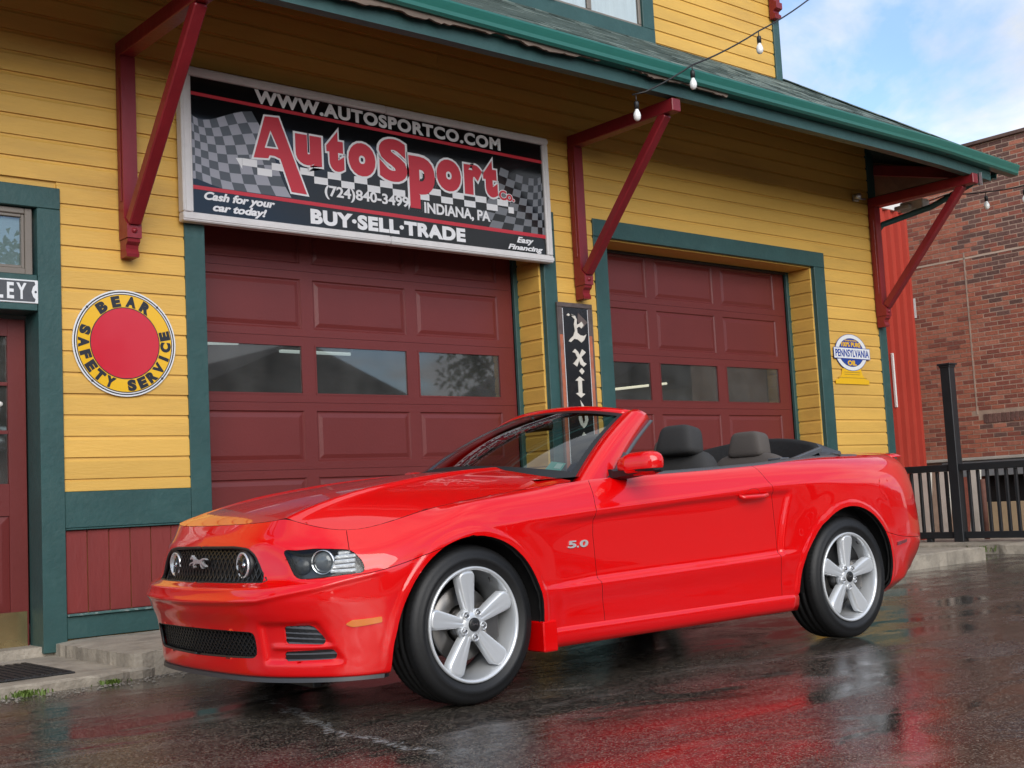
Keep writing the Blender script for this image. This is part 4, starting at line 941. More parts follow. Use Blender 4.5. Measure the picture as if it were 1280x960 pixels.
HL = [(-.815,.600,.738),(-.72,.73,.742),(-.62,.84,.733),(-.585,.855,.708),(-.553,.88,.655),(-.545,.885,.622),(-.60,.84,.612),(-.70,.745,.600),(-.735,.695,.598),(-.765,.665,.64)]
hl_st = densify([inv(p, (.6,1,1), 0, sfront) for p in HL])
V1 = [(-.9,.632,.412),(-.9,.737,.413),(-.9,.758,.375),(-.9,.778,.334),(-.9,.765,.329),(-.9,.625,.335)]
V2 = [(-.9,.614,.305),(-.9,.79,.309),(-.9,.800,.300),(-.9,.797,.272),(-.9,.785,.266),(-.9,.612,.262)]
v1_st = densify([inv(p, (.02,1,1), 0, sfront) for p in V1]); v2_st = densify([inv(p, (.02,1,1), 0, sfront) for p in V2])
# ---------- mesh grid with warped columns and rows so that the shut lines follow grid lines
MS = .0095
sg_ = np.linspace(0, S_len, int(S_len/MS)+1)
tgk = []
for i in range(NR-1):
    m = max(1, int(round((t_row[i+1]-t_row[i])/MS))); tgk += list(np.linspace(t_row[i], t_row[i+1], m, endpoint=False))
tg_ = np.array(tgk+[T_len]); rix = {i: int(np.argmin(abs(tg_-t_row[i]))) for i in range(NR)}
SS, TT = np.meshgrid(sg_, tg_)
seams = {}
def warp(name, pts):
    zt = [p[1] for p in pts]; ssv = [s_at(p[0]) for p in pts]; j = int(np.argmin(abs(sg_-np.mean(ssv))))
    tz = [t_at(s, z) for s, z in zip(ssv, zt)]; o = np.argsort(tz); tgt = np.interp(tg_, np.array(tz)[o], np.array(ssv)[o]); W = 20
    for dj in range(-W, W+1):
        if 0 <= j+dj < len(sg_): SS[:, j+dj] += (tgt-sg_[j])*(1-abs(dj)/(W+1))
    seams[name] = j
warp('doorF', [(.772,.20),(.772,.286),(.750,.47),(.728,.70),(.735,.80),(.755,.92),(.775,.968),(.778,.99)])
warp('doorR', [(2.085,.20),(2.085,.30),(2.082,.45),(2.075,.65),(2.062,.80),(2.045,.90),(2.005,.975),(1.985,1.004),(1.98,1.02)])
jF, jR = seams['doorF'], seams['doorR']; jB = int(np.argmin(abs(sg_-s_at(-.60)))); jT = int(np.argmin(abs(sg_-s_at(3.28))))
snapped = np.zeros(SS.shape, bool); removed = np.zeros(SS.shape, bool); Sx, Tx = SS.copy(), TT.copy()
for P in (HF, HR, gr_st, lg_st, hl_st, v1_st, v2_st):
    x0, x1 = P[:,0].min()-.03, P[:,0].max()+.03; c = (SS[0] > x0-.1) & (SS[0] < x1+.1); ci = np.where(c)[0]
    sub = (slice(None), slice(ci[0], ci[-1]+1)); ins = inpoly(SS[sub], TT[sub], P); bx, by, bd = near(SS[sub], TT[sub], P)
    keep = ~ins; adj = np.zeros_like(ins)
    for dy in (-1,0,1):
        for dx in (-1,0,1):
            sh = np.zeros_like(ins); ys = slice(max(0,dy), ins.shape[0]+min(0,dy)); yo = slice(max(0,-dy), ins.shape[0]+min(0,-dy)); xs_ = slice(max(0,dx), ins.shape[1]+min(0,dx)); xo = slice(max(0,-dx), ins.shape[1]+min(0,-dx))
            sh[ys, xs_] = keep[yo, xo]; adj |= sh
    snap = ins & adj; Sx[sub] = np.where(snap, np.maximum(bx, 0), Sx[sub]); Tx[sub] = np.where(snap, np.maximum(by, 0), Tx[sub]); removed[sub] |= ins; snapped[sub] |= snap
PG = Sev(Sx, Tx)
nj, ni = SS.shape
def shell_mesh(name, cond, both=False, dark=False, flange=.014, gap=.0014, m=None, grid=None, rem=None, parent=CAR, mirror=False):
    """cells (j,i) with cond true become one panel; open edges are turned inwards"""
    G = PG if grid is None else grid; rem_ = removed if rem is None else rem
    J, I = np.where(cond); idx = {}; V = []; F = []
    def vid(j, i):
        k = (j, i)
        if k not in idx: idx[k] = len(V); V.append(G[j, i].copy())
        return idx[k]
    for j, i in zip(J, I):
        c = [(j,i),(j,i+1),(j+1,i+1),(j+1,i)]
        if all(rem_[q] for q in c): continue
        F.append([vid(*q) for q in c])
    V = np.array(V)
    F = [f for f in F if np.linalg.norm(np.cross(V[f[2]]-V[f[0]], V[f[3]]-V[f[1]]))*.5 > 4e-6]
    sm_ = snapped if grid is None else (rem if rem is not None else None)
    if sm_ is not None:
        cnt = {}
        for f in F:
            for k in range(4):
                if f[k] != f[(k+1) % 4]: key = (min(f[k], f[(k+1) % 4]), max(f[k], f[(k+1) % 4])); cnt[key] = cnt.get(key, 0)+1
        nb = {}
        for (a, b), c in cnt.items():
            if c == 1: nb.setdefault(a, []).append(b); nb.setdefault(b, []).append(a)
        sv_ = [idx[k] for k in idx if sm_[k] and len(nb.get(idx[k], [])) == 2 and abs(V[idx[k]][1]) > 1e-3]
        for _ in range(4):
            V2 = V.copy()
            for q in sv_: V2[q] = .5*V[q]+.25*(V[nb[q][0]]+V[nb[q][1]])
            V = V2
    fn = np.zeros_like(V)
    for f in F:
        n = np.cross(V[f[2]]-V[f[0]], V[f[3]]-V[f[1]]); 
        for q in f: fn[q] += n
    fn /= (np.linalg.norm(fn, axis=1)[:,None]+1e-12)
    # boundary
    ed = {}
    for fi, f in enumerate(F):
        for k in range(4):
            a, b = f[k], f[(k+1) % 4]
            if a == b: continue
            key = (min(a,b), max(a,b)); ed.setdefault(key, []).append((a, b, fi))
    bnd = [v[0] for v in ed.values() if len(v) == 1]
    ctr = [bool(abs(V[a][1]) < 1e-4 and abs(V[b][1]) < 1e-4) for a, b, _ in bnd]
    bv = {}
    for (a, b, fi), cflag in zip(bnd, ctr):
        if cflag: continue
        fc = V[F[fi]].mean(0)
        for q in (a, b): bv.setdefault(q, []).append(fc)
    V0 = V.copy(); low = {}
    for q, cs in bv.items():
        d = np.mean(cs, 0)-V0[q]; n = fn[q]; d -= n*(d@n); L = np.linalg.norm(d); 
        if L > 1e-9: V[q] = V0[q]+d/L*gap
    sgn = 1 if fn[len(fn)//2]@(V[len(fn)//2]-np.array([1.4,0,.6])) > 0 else -1
    Vl = list(V); top = {}
    for q in bv:
        # small rounded lip then the return
        low[q] = (len(Vl), len(Vl)+1); n = fn[q]*sgn; top[q] = len(Vl)+2
        Vl.append(V[q]-n*.0012); Vl.append(V[q]-n*flange); Vl.append(V[q].copy())
    FF = [tuple(f) for f in F]; nskin = len(F)
    for (a, b, fi), cflag in zip(bnd, ctr):
        if cflag: continue
        FF.append((top[b], top[a], low[a][0], low[b][0])); FF.append((low[b][0], low[a][0], low[a][1], low[b][1]))
    mb = MB(); Vl = np.array(Vl); sides = (1, -1) if both else ((-1,) if mirror else (1,))
    for sd_ in sides:
        W = Vl*np.array([1, sd_, 1])
        if both:
            W[:,1] = np.where(abs(W[:,1]) < 1e-4, 0, W[:,1])
        mb.add(W, FF if sd_*sgn > 0 else [f[::-1] for f in FF], 0, True)
        for q_ in range(len(mb.f)-len(FF)+nskin, len(mb.f)):
            if dark: mb.m[q_] = 1
    mb.v = [(a, -l, z) for a, l, z in mb.v]; mb.f = [f[::-1] for f in mb.f]
    if both:
        import bmesh
        me = mb.mesh(name, [m or C_red]+([C_void] if dark else [])); bm = bmesh.new(); bm.from_mesh(me); bmesh.ops.remove_doubles(bm, verts=[v for v in bm.verts if abs(v.co.y) < 1e-4], dist=1e-4); bm.to_mesh(me); bm.free()
        return link(name, me, parent)
    return link(name, mb.mesh(name, [m or C_red]+([C_void] if dark else [])), parent)
jj, ii = np.mgrid[0:nj-1, 0:ni-1]
isA = lambda a: s_at(a)
c_arch = int(np.argmin(abs(sg_-s_at(-.02)))); c_archR = int(np.argmin(abs(sg_-s_at(2.72))))
r7 = rix[7]; r1 = rix[1]
bump = (ii < jB) | ((ii < c_arch) & (jj < r7-1))
fend = (ii >= jB) & (ii < jF) & (~bump) & ((ii < c_arch) | (jj >= r1))
door = (ii >= jF) & (ii < jR) & (jj >= r1)
quar = (ii >= jR) & (ii < ni+5) & ~((ii < c_archR) & (jj < r1))
r4 = rix[4]
rbum = (ii >= c_archR) & (jj < r4+3) ; quar = quar & ~rbum
FB = shell_mesh('front_bumper', bump, both=True, dark=True)
shell_mesh('front_fender', fend, dark=True); shell_mesh('front_fender', fend, dark=True, mirror=True)
DOOR = shell_mesh('door', door, dark=True); DOOR2 = shell_mesh('door', door, dark=True, mirror=True)
shell_mesh('rear_body', quar, both=True, dark=True)
shell_mesh('rear_bumper', rbum, both=True, dark=True)
# dark inner lining a little behind the skin, with larger arch openings
PI_ = Sev(SS, TT, -.028); remI = np.zeros(SS.shape, bool)
for P in (HF, HR, hl_st): remI |= inpoly(SS, TT, P)
shell_mesh('inner_lining', np.ones((nj-1, ni-1), bool), both=True, flange=.002, m=C_void, grid=PI_, rem=remI)
# wheel wells
for (ca, cz, rr) in ((FA[0],FA[1],.400),(RA[0],RA[1],.425)):
    for s_ in (1,-1):
        b = MB().lathe([(rr, .905*s_ if False else .0),(rr,-.34),(.0,-.34)], 32, (0,0,0), 'y', a0=R(-8), a1=R(188)); b.xf(lambda p: (p[0]+ca, (p[1]+.90)*s_, p[2]+cz))
        cpart('wheel_well', b, C_void)
# floor pan
cpart('floor_pan', MB().box(-.50,2.3,-.72,.72,.21,.25).box(2.301,3.1,-.45,.45,.22,.26), C_void)
# ---------- bonnet: height field cut to its outline
def height_panel(name, fn, poly, step=.010, gap=.0014, flange=.014, m=None, lift=0.0, parent=CAR):
    P = densify(poly, .01); x0, y0 = P.min(0)-step; x1, y1 = P.max(0)+step
    gx = np.arange(x0, x1+step, step); ny = int(np.ceil((y1)/step))+1; gy = np.arange(-ny, ny+1)*step
    X, Y = np.meshgrid(gx, gy); ins = inpoly(X, Y, P); keep = ins; adj = np.zeros_like(ins)
    for dy in (-1,0,1):
        for dx in (-1,0,1):
            sh = np.zeros_like(ins); ys = slice(max(0,dy), ins.shape[0]+min(0,dy)); yo = slice(max(0,-dy), ins.shape[0]+min(0,-dy)); xs_ = slice(max(0,dx), ins.shape[1]+min(0,dx)); xo = slice(max(0,-dx), ins.shape[1]+min(0,-dx))
            sh[ys, xs_] = keep[yo, xo]; adj |= sh
    bx, by, _ = near(X, Y, P); snap = (~ins) & adj; X = np.where(snap, bx, X); Y = np.where(snap, by, Y); Z = fn(X, Y)+lift
    G = np.stack([X, Y, Z], 2); rem = ~ins
    return shell_mesh(name, np.ones((G.shape[0]-1, G.shape[1]-1), bool), grid=G, rem=rem, m=m, flange=flange, gap=gap, dark=True, parent=parent)
edge = A11.copy(); cut_a = .66
fr_pts = [tuple(p) for p in edge[::3] if p[0] < cut_a]
fr_pts = [(a, max(l, 0)) for a, l in fr_pts]
def hood_rear(l): return .50+.19*(abs(l)/.80)**2-.0*abs(l)
rear_pts = [(hood_rear(l), l) for l in np.linspace(fr_pts[-1][1], 0, 30)]
half = fr_pts+rear_pts[1:]
hood_poly = half+[(a, -l) for a, l in half[::-1] if l > 1e-6]
height_panel('bonnet', H, hood_poly, gap=.0026)
# boot lid
rp = [tuple(p) for p in edge[::3] if p[0] > 3.06]; rp = [(a, max(l,0)) for a, l in rp]
fpz = [(3.06-.0*(1-l/.75), l) for l in np.linspace(0, rp[0][1], 16)]
halfd = fpz+rp[1:]
boot_poly = halfd+[(a, -l) for a, l in halfd[::-1] if l > 1e-6]
height_panel('boot_lid', Dk, boot_poly)
sp = MB(); Vv = []; Ff = []; N_ = 28
prof_sp = [(-.13,-.004),(-.06,.012),(-.005,.016),(.008,.010),(.004,.0),(-.05,-.012)]
for i in range(N_+1):
    l = -.72+1.44*i/N_; ac = 3.715-.13*(abs(l)/.72)**2.6; e_ = min(1, (0.72-abs(l))/.05+.25)
    for p, h in prof_sp: Vv.append((ac+p, l, float(Dk(3.62, l))+ .010+h*e_))
m_ = len(prof_sp)
for i in range(N_):
    for k in range(m_): Ff.append((i*m_+k, i*m_+(k+1) % m_, (i+1)*m_+(k+1) % m_, (i+1)*m_+k))
cpart('spoiler', sp.add(Vv, Ff+[tuple(range(m_))[::-1], tuple(N_*m_+k for k in range(m_))], 0, True), C_red)
# ---------- rocker sills
for s_ in (1,-1):
    rk = MB(); prof = [(.905,.292),(.921,.283),(.925,.262),(.919,.225),(.905,.198),(.86,.190),(.80,.20)]; Vv = []; Ff = []; AA = list(np.linspace(.395,2.215,40))
    for a in AA:
        q = -.01*math.sin(math.pi*(a-.39)/1.83)
        Vv += [(a, (l+q)*s_, z+(a-.4)*.004) for l, z in prof]
    m_ = len(prof)
    for i in range(len(AA)-1):
        for k in range(m_-1): Ff.append((i*m_+k, (i+1)*m_+k, (i+1)*m_+k+1, i*m_+k+1))
    Ff += [tuple(range(m_)), tuple((len(AA)-1)*m_+k for k in range(m_))]
    cpart('rocker_panel', rk.add(Vv, Ff, 0, True), C_red)
    cpart('splash_flap', MB().box(.37,.455,.80*s_,.928*s_,.185,.325,.006), C_red)
# front lip under the bumper
lip = MB(); Vv = []; Ff = []; sv = np.linspace(0, s_at(-.46), 50); Q = Sev(sv, np.full(50, .03))
half_l = [(p[0], p[1]) for p in Q]; allp = [(a,-l) for a, l in half_l[::-1]]+half_l[1:]
for a, l in allp: 
    k = 1.0
    Vv += [(a+.012, l*.985, .205), (a-.012, l*1.004, .192), (a-.016, l*1.006, .176), (a+.03, l*.97, .174)]
for i in range(len(allp)-1):
    for k in range(4): Ff.append((i*4+k, i*4+(k+1) % 4, (i+1)*4+(k+1) % 4, (i+1)*4+k))
cpart('front_lip', lip.add(Vv, Ff, 0, False), mat('lip_plastic', (.035,.036,.04), .45))
cpart('air_deflector', MB().box(-.62,-.58,-.55,.55,.125,.20,.005), C_blk)
# ---------- grilles: crossing strips following the skin
def lattice(name, poly, off, pitch, w, depth, parent, ang=(35,145), m=C_blk, mirror=True):
    mb = MB(); P = poly.copy(); x0, y0 = P.min(0); x1, y1 = P.max(0); cx0, cy0 = 0, (y0+y1)/2
    for an in ang:
        d = np.array([math.cos(R(an)), math.sin(R(an))]); nrm_ = np.array([-d[1], d[0]]); L = x1-x0+.3
        for k in range(-90, 91):
            o = np.array([cx0, cy0])+nrm_*k*pitch; tt = np.arange(-L, L, .006); X = o[0]+d[0]*tt; Y = o[1]+d[1]*tt
            ok = inpoly(abs(X), Y, P) & (abs(X) < x1+.01); run = []
            for q in range(len(tt)+1):
                if q < len(tt) and ok[q]: run.append(q); continue
                if len(run) >= 2:
                    a_, b_ = run[0], run[-1]; ss = np.linspace(X[a_], X[b_], max(2, len(run)//4)); ttt = np.linspace(Y[a_], Y[b_], len(ss))
                    A = Sev(abs(ss), ttt, off); Bq = Sev(abs(ss), ttt, off-depth); A2 = Sev(abs(ss+nrm_[0]*w), ttt+nrm_[1]*w, off)
                    for Z_ in (A, Bq, A2): Z_[:,1] *= np.sign(ss+1e-9)
                    n = len(ss); mb.add(np.concatenate([A, A2, Bq]), [(i, i+1, n+i+1, n+i) for i in range(n-1)]+[(2*n+i, 2*n+i+1, i+1, i) for i in range(n-1)])
                run = []
    o = cpart(name, mb, m, parent, recalc=False); tag(o, kind='stuff'); return o
lattice('grille_mesh', gr_st, -.022, .021, .0045, .008, FB, m=mat('grille_plastic', (0.012,0.012,0.013), .3))
lattice('lower_grille_mesh', lg_st, -.020, .019, .0045, .008, FB, m=mat('grille_plastic', (0.012,0.012,0.013), .3))
def backing(name, poly, off, m, parent, both=True):
    x0, y0 = poly.min(0)-.01; x1, y1 = poly.max(0)+.01; x0 = max(x0, 0); us = np.linspace(x0, x1, 30); vs = np.linspace(y0, y1, 12); mb = MB()
    for s_ in ((1,-1) if both else (1,)):
        G = Sev(*np.meshgrid(us, vs), off); G = G*np.array([1,s_,1]); V = G.reshape(-1,3); n = len(us)
        mb.add(V, [(j*n+i, j*n+i+1, (j+1)*n+i+1, (j+1)*n+i) for j in range(len(vs)-1) for i in range(n-1)], 0, True)
    return cpart(name, mb, m, parent)
# rim strip round the grille opening
def rimstrip(name, poly, off, r, m, parent, both=True, sel=None):
    for s_ in ((1,-1) if both else (1,)):
        k = poly[:,0] > .0
        pts = [tuple(Sev(max(s,0), t, off)*np.array([1,s_,1])) for s, t in poly[k][::3]]
        if both and len(poly) != k.sum():    # open chain starting at the centre line
            ch = [p for p in pts]
            ch = [(p[0], p[1], p[2]) for p in ch]; cpart(name, MB().tube(ch, r, 6), m, parent)
        else: cpart(name, MB().tube(pts, r, 6, closed=True), m, parent)
rimstrip('grille_surround', gr_st, -.008, .010, C_blk, FB); rimstrip('lower_grille_surround', lg_st, -.008, .0065, C_blk, FB)
# fog lamps in the grille
for s_ in (1,-1):
    org = (-.828, .352*s_, .664)
    f = cpart('fog_lamp', MB().lathe([(.072,.03),(.074,-.004),(.066,-.010),(.056,-.006),(.054,.03)], 28, org, 'x'), C_blk, FB)
    cpart('lamp_bezel', MB().lathe([(.056,.005),(.057,-.012),(.050,-.013),(.046,.010),(.025,.022),(0,.026)], 28, org, 'x'), C_refl, f)
    cpart('lamp_glass', MB().lathe([(.050,-.010),(.035,-.018),(.018,-.021),(0,-.022)], 24, org, 'x'), C_lens, f)
    cpart('lamp_bulb', MB().lathe([(0,-.012),(.012,-.008),(.013,.01),(0,.016)], 12, org, 'x'), C_chr, f)
# running horse emblem (side view facing left in the picture)
HORSE = [(-1.0,.42),(-.97,.54),(-.84,.66),(-.76,.78),(-.72,.68),(-.58,.60),(-.46,.46),(-.28,.36),(0,.32),(.25,.36),(.45,.34),(.58,.44),(.80,.52),(1.12,.46),(1.25,.34),(1.0,.38),(.80,.36),(.66,.24),(.64,.10),(.80,-.06),(1.02,-.16),(1.14,-.34),(.98,-.28),(.78,-.20),(.58,-.06),(.50,-.10),(.60,-.34),(.78,-.50),(.60,-.46),(.46,-.30),(.36,-.02),(.05,-.02),(-.22,.0),(-.36,-.12),(-.52,-.20),(-.44,-.40),(-.58,-.50),(-.56,-.34),(-.68,-.14),(-.50,-.02),(-.70,-.0),(-.98,-.08),(-1.12,-.26),(-1.14,-.12),(-1.0,.04),(-.72,.12),(-.56,.20),(-.60,.34),(-.70,.46),(-.86,.38),(-.94,.34)]
hc = Sev(*inv((-.9,0.0,.680), (.02,1,1), 0, sfront))
hb = MB(); P = [(x*.074, (z-.12)*.046) for x, z in HORSE]; n = len(P)
hb.add([(hc[0]-.010, y, hc[2]+z) for y, z in P]+[(hc[0]+.004, y, hc[2]+z) for y, z in P], [tuple(range(n)), tuple(range(2*n-1,n-1,-1))]+[(i,i+n,(i+1) % n+n,(i+1) % n) for i in range(n)])
cpart('horse_emblem', hb, mat('emblem_silver', (.55,.55,.56), .3, metal=.5), FB)
# vents with louvres
for poly, nl in ((v1_st, 4), (v2_st, 2)):
    y0, y1 = poly[:,1].min(), poly[:,1].max(); x0, x1 = poly[:,0].min(), poly[:,0].max()
    for s_ in (1,-1):
        v = None
        for k in range(nl):
            tv = y0+(y1-y0)*(k+.5)/nl; us = np.linspace(x0+.001, x1-.001, 8); A = Sev(us, us*0+tv-.0075, -.003); Bq = Sev(us, us*0+tv+.006, -.019); mb = MB()
            V = np.concatenate([A, Bq, A-[0,0,.003], Bq-[0,0,.003]])*np.array([1,s_,1]); n = 8
            mb.add(V, [(i,i+1,n+i+1,n+i) for i in range(n-1)]+[(2*n+i,3*n+i,3*n+i+1,2*n+i+1) for i in range(n-1)]+[(i,2*n+i,2*n+i+1,i+1) for i in range(n-1)])
            cpart('vent_louvre', mb, mat('vent_plastic', (.075,.08,.09), .35), FB)
        bb = MB(); us = np.linspace(x0-.002, x1+.004, 8); A = Sev(us, us*0+y0-.003, -.023); Bq = Sev(us, us*0+y1+.003, -.023); bb.add(np.concatenate([A, Bq])*np.array([1,s_,1]), [(i,i+1,9+i,8+i) for i in range(7)]); cpart('vent_backing', bb, C_blk, FB)
for vp in (v1_st, v2_st): rimstrip('vent_edge', vp, -.003, .0035, C_red, FB)
# headlights
def patch(poly, off, m, name, parent, s_, step=.006, flange=.0):
    x0, y0 = poly.min(0)-step; x1, y1 = poly.max(0)+step; gx = np.arange(x0, x1+step, step); gy = np.arange(y0, y1+step, step); X, Y = np.meshgrid(gx, gy); ins = inpoly(X, Y, poly); adj = np.zeros_like(ins)
    for dy in (-1,0,1):
        for dx in (-1,0,1):
            sh = np.zeros_like(ins); ys = slice(max(0,dy), ins.shape[0]+min(0,dy)); yo = slice(max(0,-dy), ins.shape[0]+min(0,-dy)); xs_ = slice(max(0,dx), ins.shape[1]+min(0,dx)); xo = slice(max(0,-dx), ins.shape[1]+min(0,-dx))
            sh[ys, xs_] = ins[yo, xo]; adj |= sh
    bx, by, _ = near(X, Y, poly); snap = (~ins) & adj; X = np.where(snap, bx, X); Y = np.where(snap, by, Y); G = Sev(X, Y, off)
    return shell_mesh(name, np.ones((G.shape[0]-1, G.shape[1]-1), bool), grid=G, rem=~ins, m=m, flange=max(flange,.003), gap=.0012, mirror=(s_ < 0), parent=parent)
for s_ in (1,-1):
    hlp = patch(hl_st, -.045, C_lamp_in, 'headlight', CAR, s_)
    patch(hl_st, -.002, C_lens, 'lens', hlp, s_)
    # side walls of the housing
    w_ = MB(); A = Sev(hl_st[::2,0], hl_st[::2,1], -.006)*np.array([1,s_,1]); Bq = Sev(hl_st[::2,0], hl_st[::2,1], -.047)*np.array([1,s_,1]); n = len(A)
    w_.add(np.concatenate([A, Bq]), [(i, (i+1) % n, n+(i+1) % n, n+i) for i in range(n)], 0, True); cpart('housing_wall', w_, C_blk, hlp)
    c = Sev(*inv((-.675,.765,.667), (.6,1,1), 0, sfront)); nrm_ = np.array([-.80,.60,.0])
    def around(prof, n=26, c=c, ax_=nrm_):
        ax_ = ax_/np.linalg.norm(ax_); u = np.cross(ax_, [0,0,1]); u /= np.linalg.norm(u); v = np.cross(u, ax_); mb = MB(); V = []; m_ = len(prof); F = []
        for i in range(n):
            t = 2*math.pi*i/n
            for r, h in prof: V.append((c+ax_*h+(u*math.cos(t)+v*math.sin(t))*r)*np.array([1,s_,1]))
        for i in range(n):
            for k in range(m_-1): F.append((i*m_+k, ((i+1) % n)*m_+k, ((i+1) % n)*m_+k+1, i*m_+k+1))
        return mb.add(V, F, 0, True)
    cpart('lamp_ring', around([(.050,-.035),(.0515,-.010),(.0485,-.008),(.047,-.035)]), C_chr, hlp)
    cpart('projector_lens', around([(.047,-.034),(.043,-.022),(.030,-.014),(.015,-.010),(0,-.009)]), mat('projector_glass', (.10,.11,.12), .05, coat=1), hlp)
    # stacked chrome reflector blades towards the side
    for k in range(5):
        z = .632+.0215*k; a0 = Sev(*inv((-.66,.80,z), (.3,1,1), 0, sfront), -.022); a1 = Sev(*inv((-.575+.006*k,.862-.006*k,z+.001), (.3,1,1), 0, sfront), -.014)
        a0 = a0*np.array([1,s_,1]); a1 = a1*np.array([1,s_,1]); cpart('reflector', MB().bar(a0, a1, .022, .015, c=.004), C_refl, hlp)
    c2 = Sev(*inv((-.765,.70,.655), (.6,1,1), 0, sfront)); cpart('corner_lamp', around([(.036,-.036),(.030,-.026),(.0,-.022)], 20, c2), C_lamp_in, hlp)
    # amber side marker
    sm = densify([inv(p, (.6,1,1), 0, sfront+.3) for p in [(-.632,.838,.411),(-.60,.855,.428),(-.483,.901,.434),(-.480,.90,.408),(-.597,.851,.396)]], .006)
    patch(sm, .0045, C_amb, 'side_marker', FB, s_, step=.005, flange=.006)
    srm = densify([(s_at(a), t_at(s_at(a), z)) for a, z in [(3.17,.500),(3.17,.522),(3.30,.535),(3.30,.515)]], .006)
    patch(srm, .004, C_rlens, 'rear_side_marker', CAR, s_, step=.005, flange=.006)
    tl = densify([(s_at(3.60)+.09+x, t_at(s_at(3.60)+.09, z)) for x, z in ((0,.78),(.26,.78),(.26,.93),(0,.93))], .01)
    tlp = patch(tl, .004, C_rlens, 'tail_light', CAR, s_, step=.01, flange=.006)
# ---------- wheels
def make_wheel(ca, s_, spin, steer=0.0):
    # local wheel frame: x = a, y = outward, z up
    TR = .351; zc = .349
    prof = [(.232,-.215),(.262,-.232),(.300,-.238),(.330,-.230),(.344,-.212),(.3505,-.185)]
    for g in (-.16,-.115,-.07): prof += [(TR,g-.009),(TR-.007,g-.007),(TR-.007,g+.007),(TR,g+.009)]
    prof += [(.3505,-.045),(.345,-.022),(.334,-.006),(.318,.003),(.300,.005),(.2985,.0065),(.282,.0055),(.2805,.004),(.266,-.002),(.256,-.010),(.249,-.016)]
    def place(mb):
        cs, sn = math.cos(steer), math.sin(steer)
        return mb.xf(lambda p: (ca+p[0]*cs+p[1]*sn, (.905+(-p[0]*sn+p[1]*cs))*s_, zc+p[2]))
    hub = cpart('wheel', place(MB().lathe([(0,-.06),(.055,-.06),(.075,-.075),(.075,-.13),(0,-.13)], 24, (0,0,0), 'y')), C_disc)
    ty = MB().lathe(prof, 72, (0,0,0), 'y')
    # tread blocks cut the shoulder: small ribs
    for i in range(90):
        t = 2*math.pi*i/90; c, sn = math.cos(t), math.sin(t); c2_, s2_ = math.cos(t+.035), math.sin(t+.035)
        ty.add([(c*.3515,-.044,sn*.3515),(c2_*.3515,-.044,s2_*.3515),(c2_*.347,-.020,s2_*.347),(c*.347,-.020,sn*.347)], [(0,1,2,3)])
        ty.add([(c*.3515,-.185,sn*.3515),(c2_*.3515,-.185,s2_*.3515),(c2_*.346,-.212,s2_*.346),(c*.346,-.212,sn*.346)], [(3,2,1,0)])
    # flatten the contact patch a little
    ty.xf(lambda p: (p[0], p[1], max(p[2], -.3475)))
    cpart('tyre', place(ty), C_tyre, hub)
    rp_ = [(.2545,-.013),(.2555,-.004),(.250,.001),(.243,-.002),(.238,-.010),(.236,-.03),(.228,-.07),(.222,-.14),(.225,-.20),(.238,-.215)]
    cpart('rim', place(MB().lathe(rp_, 72, (0,0,0), 'y')), C_rim, hub)
    cpart('brake_disc', place(MB().lathe([(.085,-.105),(.165,-.100),(.168,-.108),(.165,-.12),(.085,-.12)], 48, (0,0,0), 'y')), C_disc, hub)
    cpart('brake_caliper', place(MB().box(.09,.185,-.135,-.055,-.085,.085,.012)), C_disc, hub)
    cpart('wheel_hub', place(MB().lathe([(0,-.012),(.036,-.012),(.052,-.018),(.072,-.030),(.078,-.05),(.07,-.06)], 36, (0,0,0), 'y')), C_rim, hub)
    for k in range(5):
        th = R(spin+72*k)
        ys = []; NRr = 12; NWw = 12; V = []; F = []
        for i in range(NRr+1):
            u = i/NRr; r = .040+.200*u; hw = .019+.037*u**.85
            if u > .86: hw *= math.sqrt(max(0.0, 1-((u-.86)/.16)**2))*.55+.45
            yb = -.018+.010*u-.002*math.sin(u*3.1)
            for j in range(NWw+1):
                v = -1+2*j/NWw
                yy = yb-.0035*abs(v)-.010*max(0,(abs(v)-.80)/.2)-.005*math.exp(-(v/.13)**2)*(1-u*.8)
                if j in (0, NWw): yy = yb-.045
                rr_2 = r-.012*v*v*u
                x_, z_ = rr_2, hw*v*(1 if j not in (0,NWw) else .92)
                V.append((x_*math.cos(th)-z_*math.sin(th), yy, x_*math.sin(th)+z_*math.cos(th)))
        n = NWw+1
        for i in range(NRr):
            for j in range(NWw): F.append((i*n+j, i*n+j+1, (i+1)*n+j+1, (i+1)*n+j))
        base = [(V[NRr*n+j][0], V[NRr*n+j][1]-.035, V[NRr*n+j][2]) for j in range(n)]; o0 = len(V); V += base; F += [(NRr*n+j, NRr*n+j+1, o0+j+1, o0+j) for j in range(NWw)]
        cpart('spoke', place(MB().add(V, F, 0, True)), C_rim, hub)
        t2 = th+R(36); lx, lz = .0565*math.cos(t2), .0565*math.sin(t2)
        cpart('lug_well', place(MB().lathe([(.0185,-.03),(.0185,-.012),(.0155,-.012),(.0155,-.028),(0,-.028)], 16, (lx,0,lz), 'y')), C_rim, hub)
        cpart('lug_nut', place(MB().lathe([(.0105,-.028),(.0105,-.008),(.007,-.003),(0,-.002)], 8, (lx,0,lz), 'y', smooth=False)), C_chr, hub)
    cpart('centre_cap', place(MB().lathe([(.0305,-.016),(.030,-.006),(.022,-.003),(0,-.0025)], 28, (0,0,0), 'y')), C_blk, hub)
    hp = [(x*.018, z*.013) for x, z in HORSE]; n = len(hp)
    cpart('cap_emblem', place(MB().add([(x,-.0022,z) for x, z in hp]+[(x,-.0008,z) for x, z in hp], [tuple(range(n,2*n))]+[(i,i+n,(i+1) % n+n,(i+1) % n) for i in range(n)])), C_chr, hub)
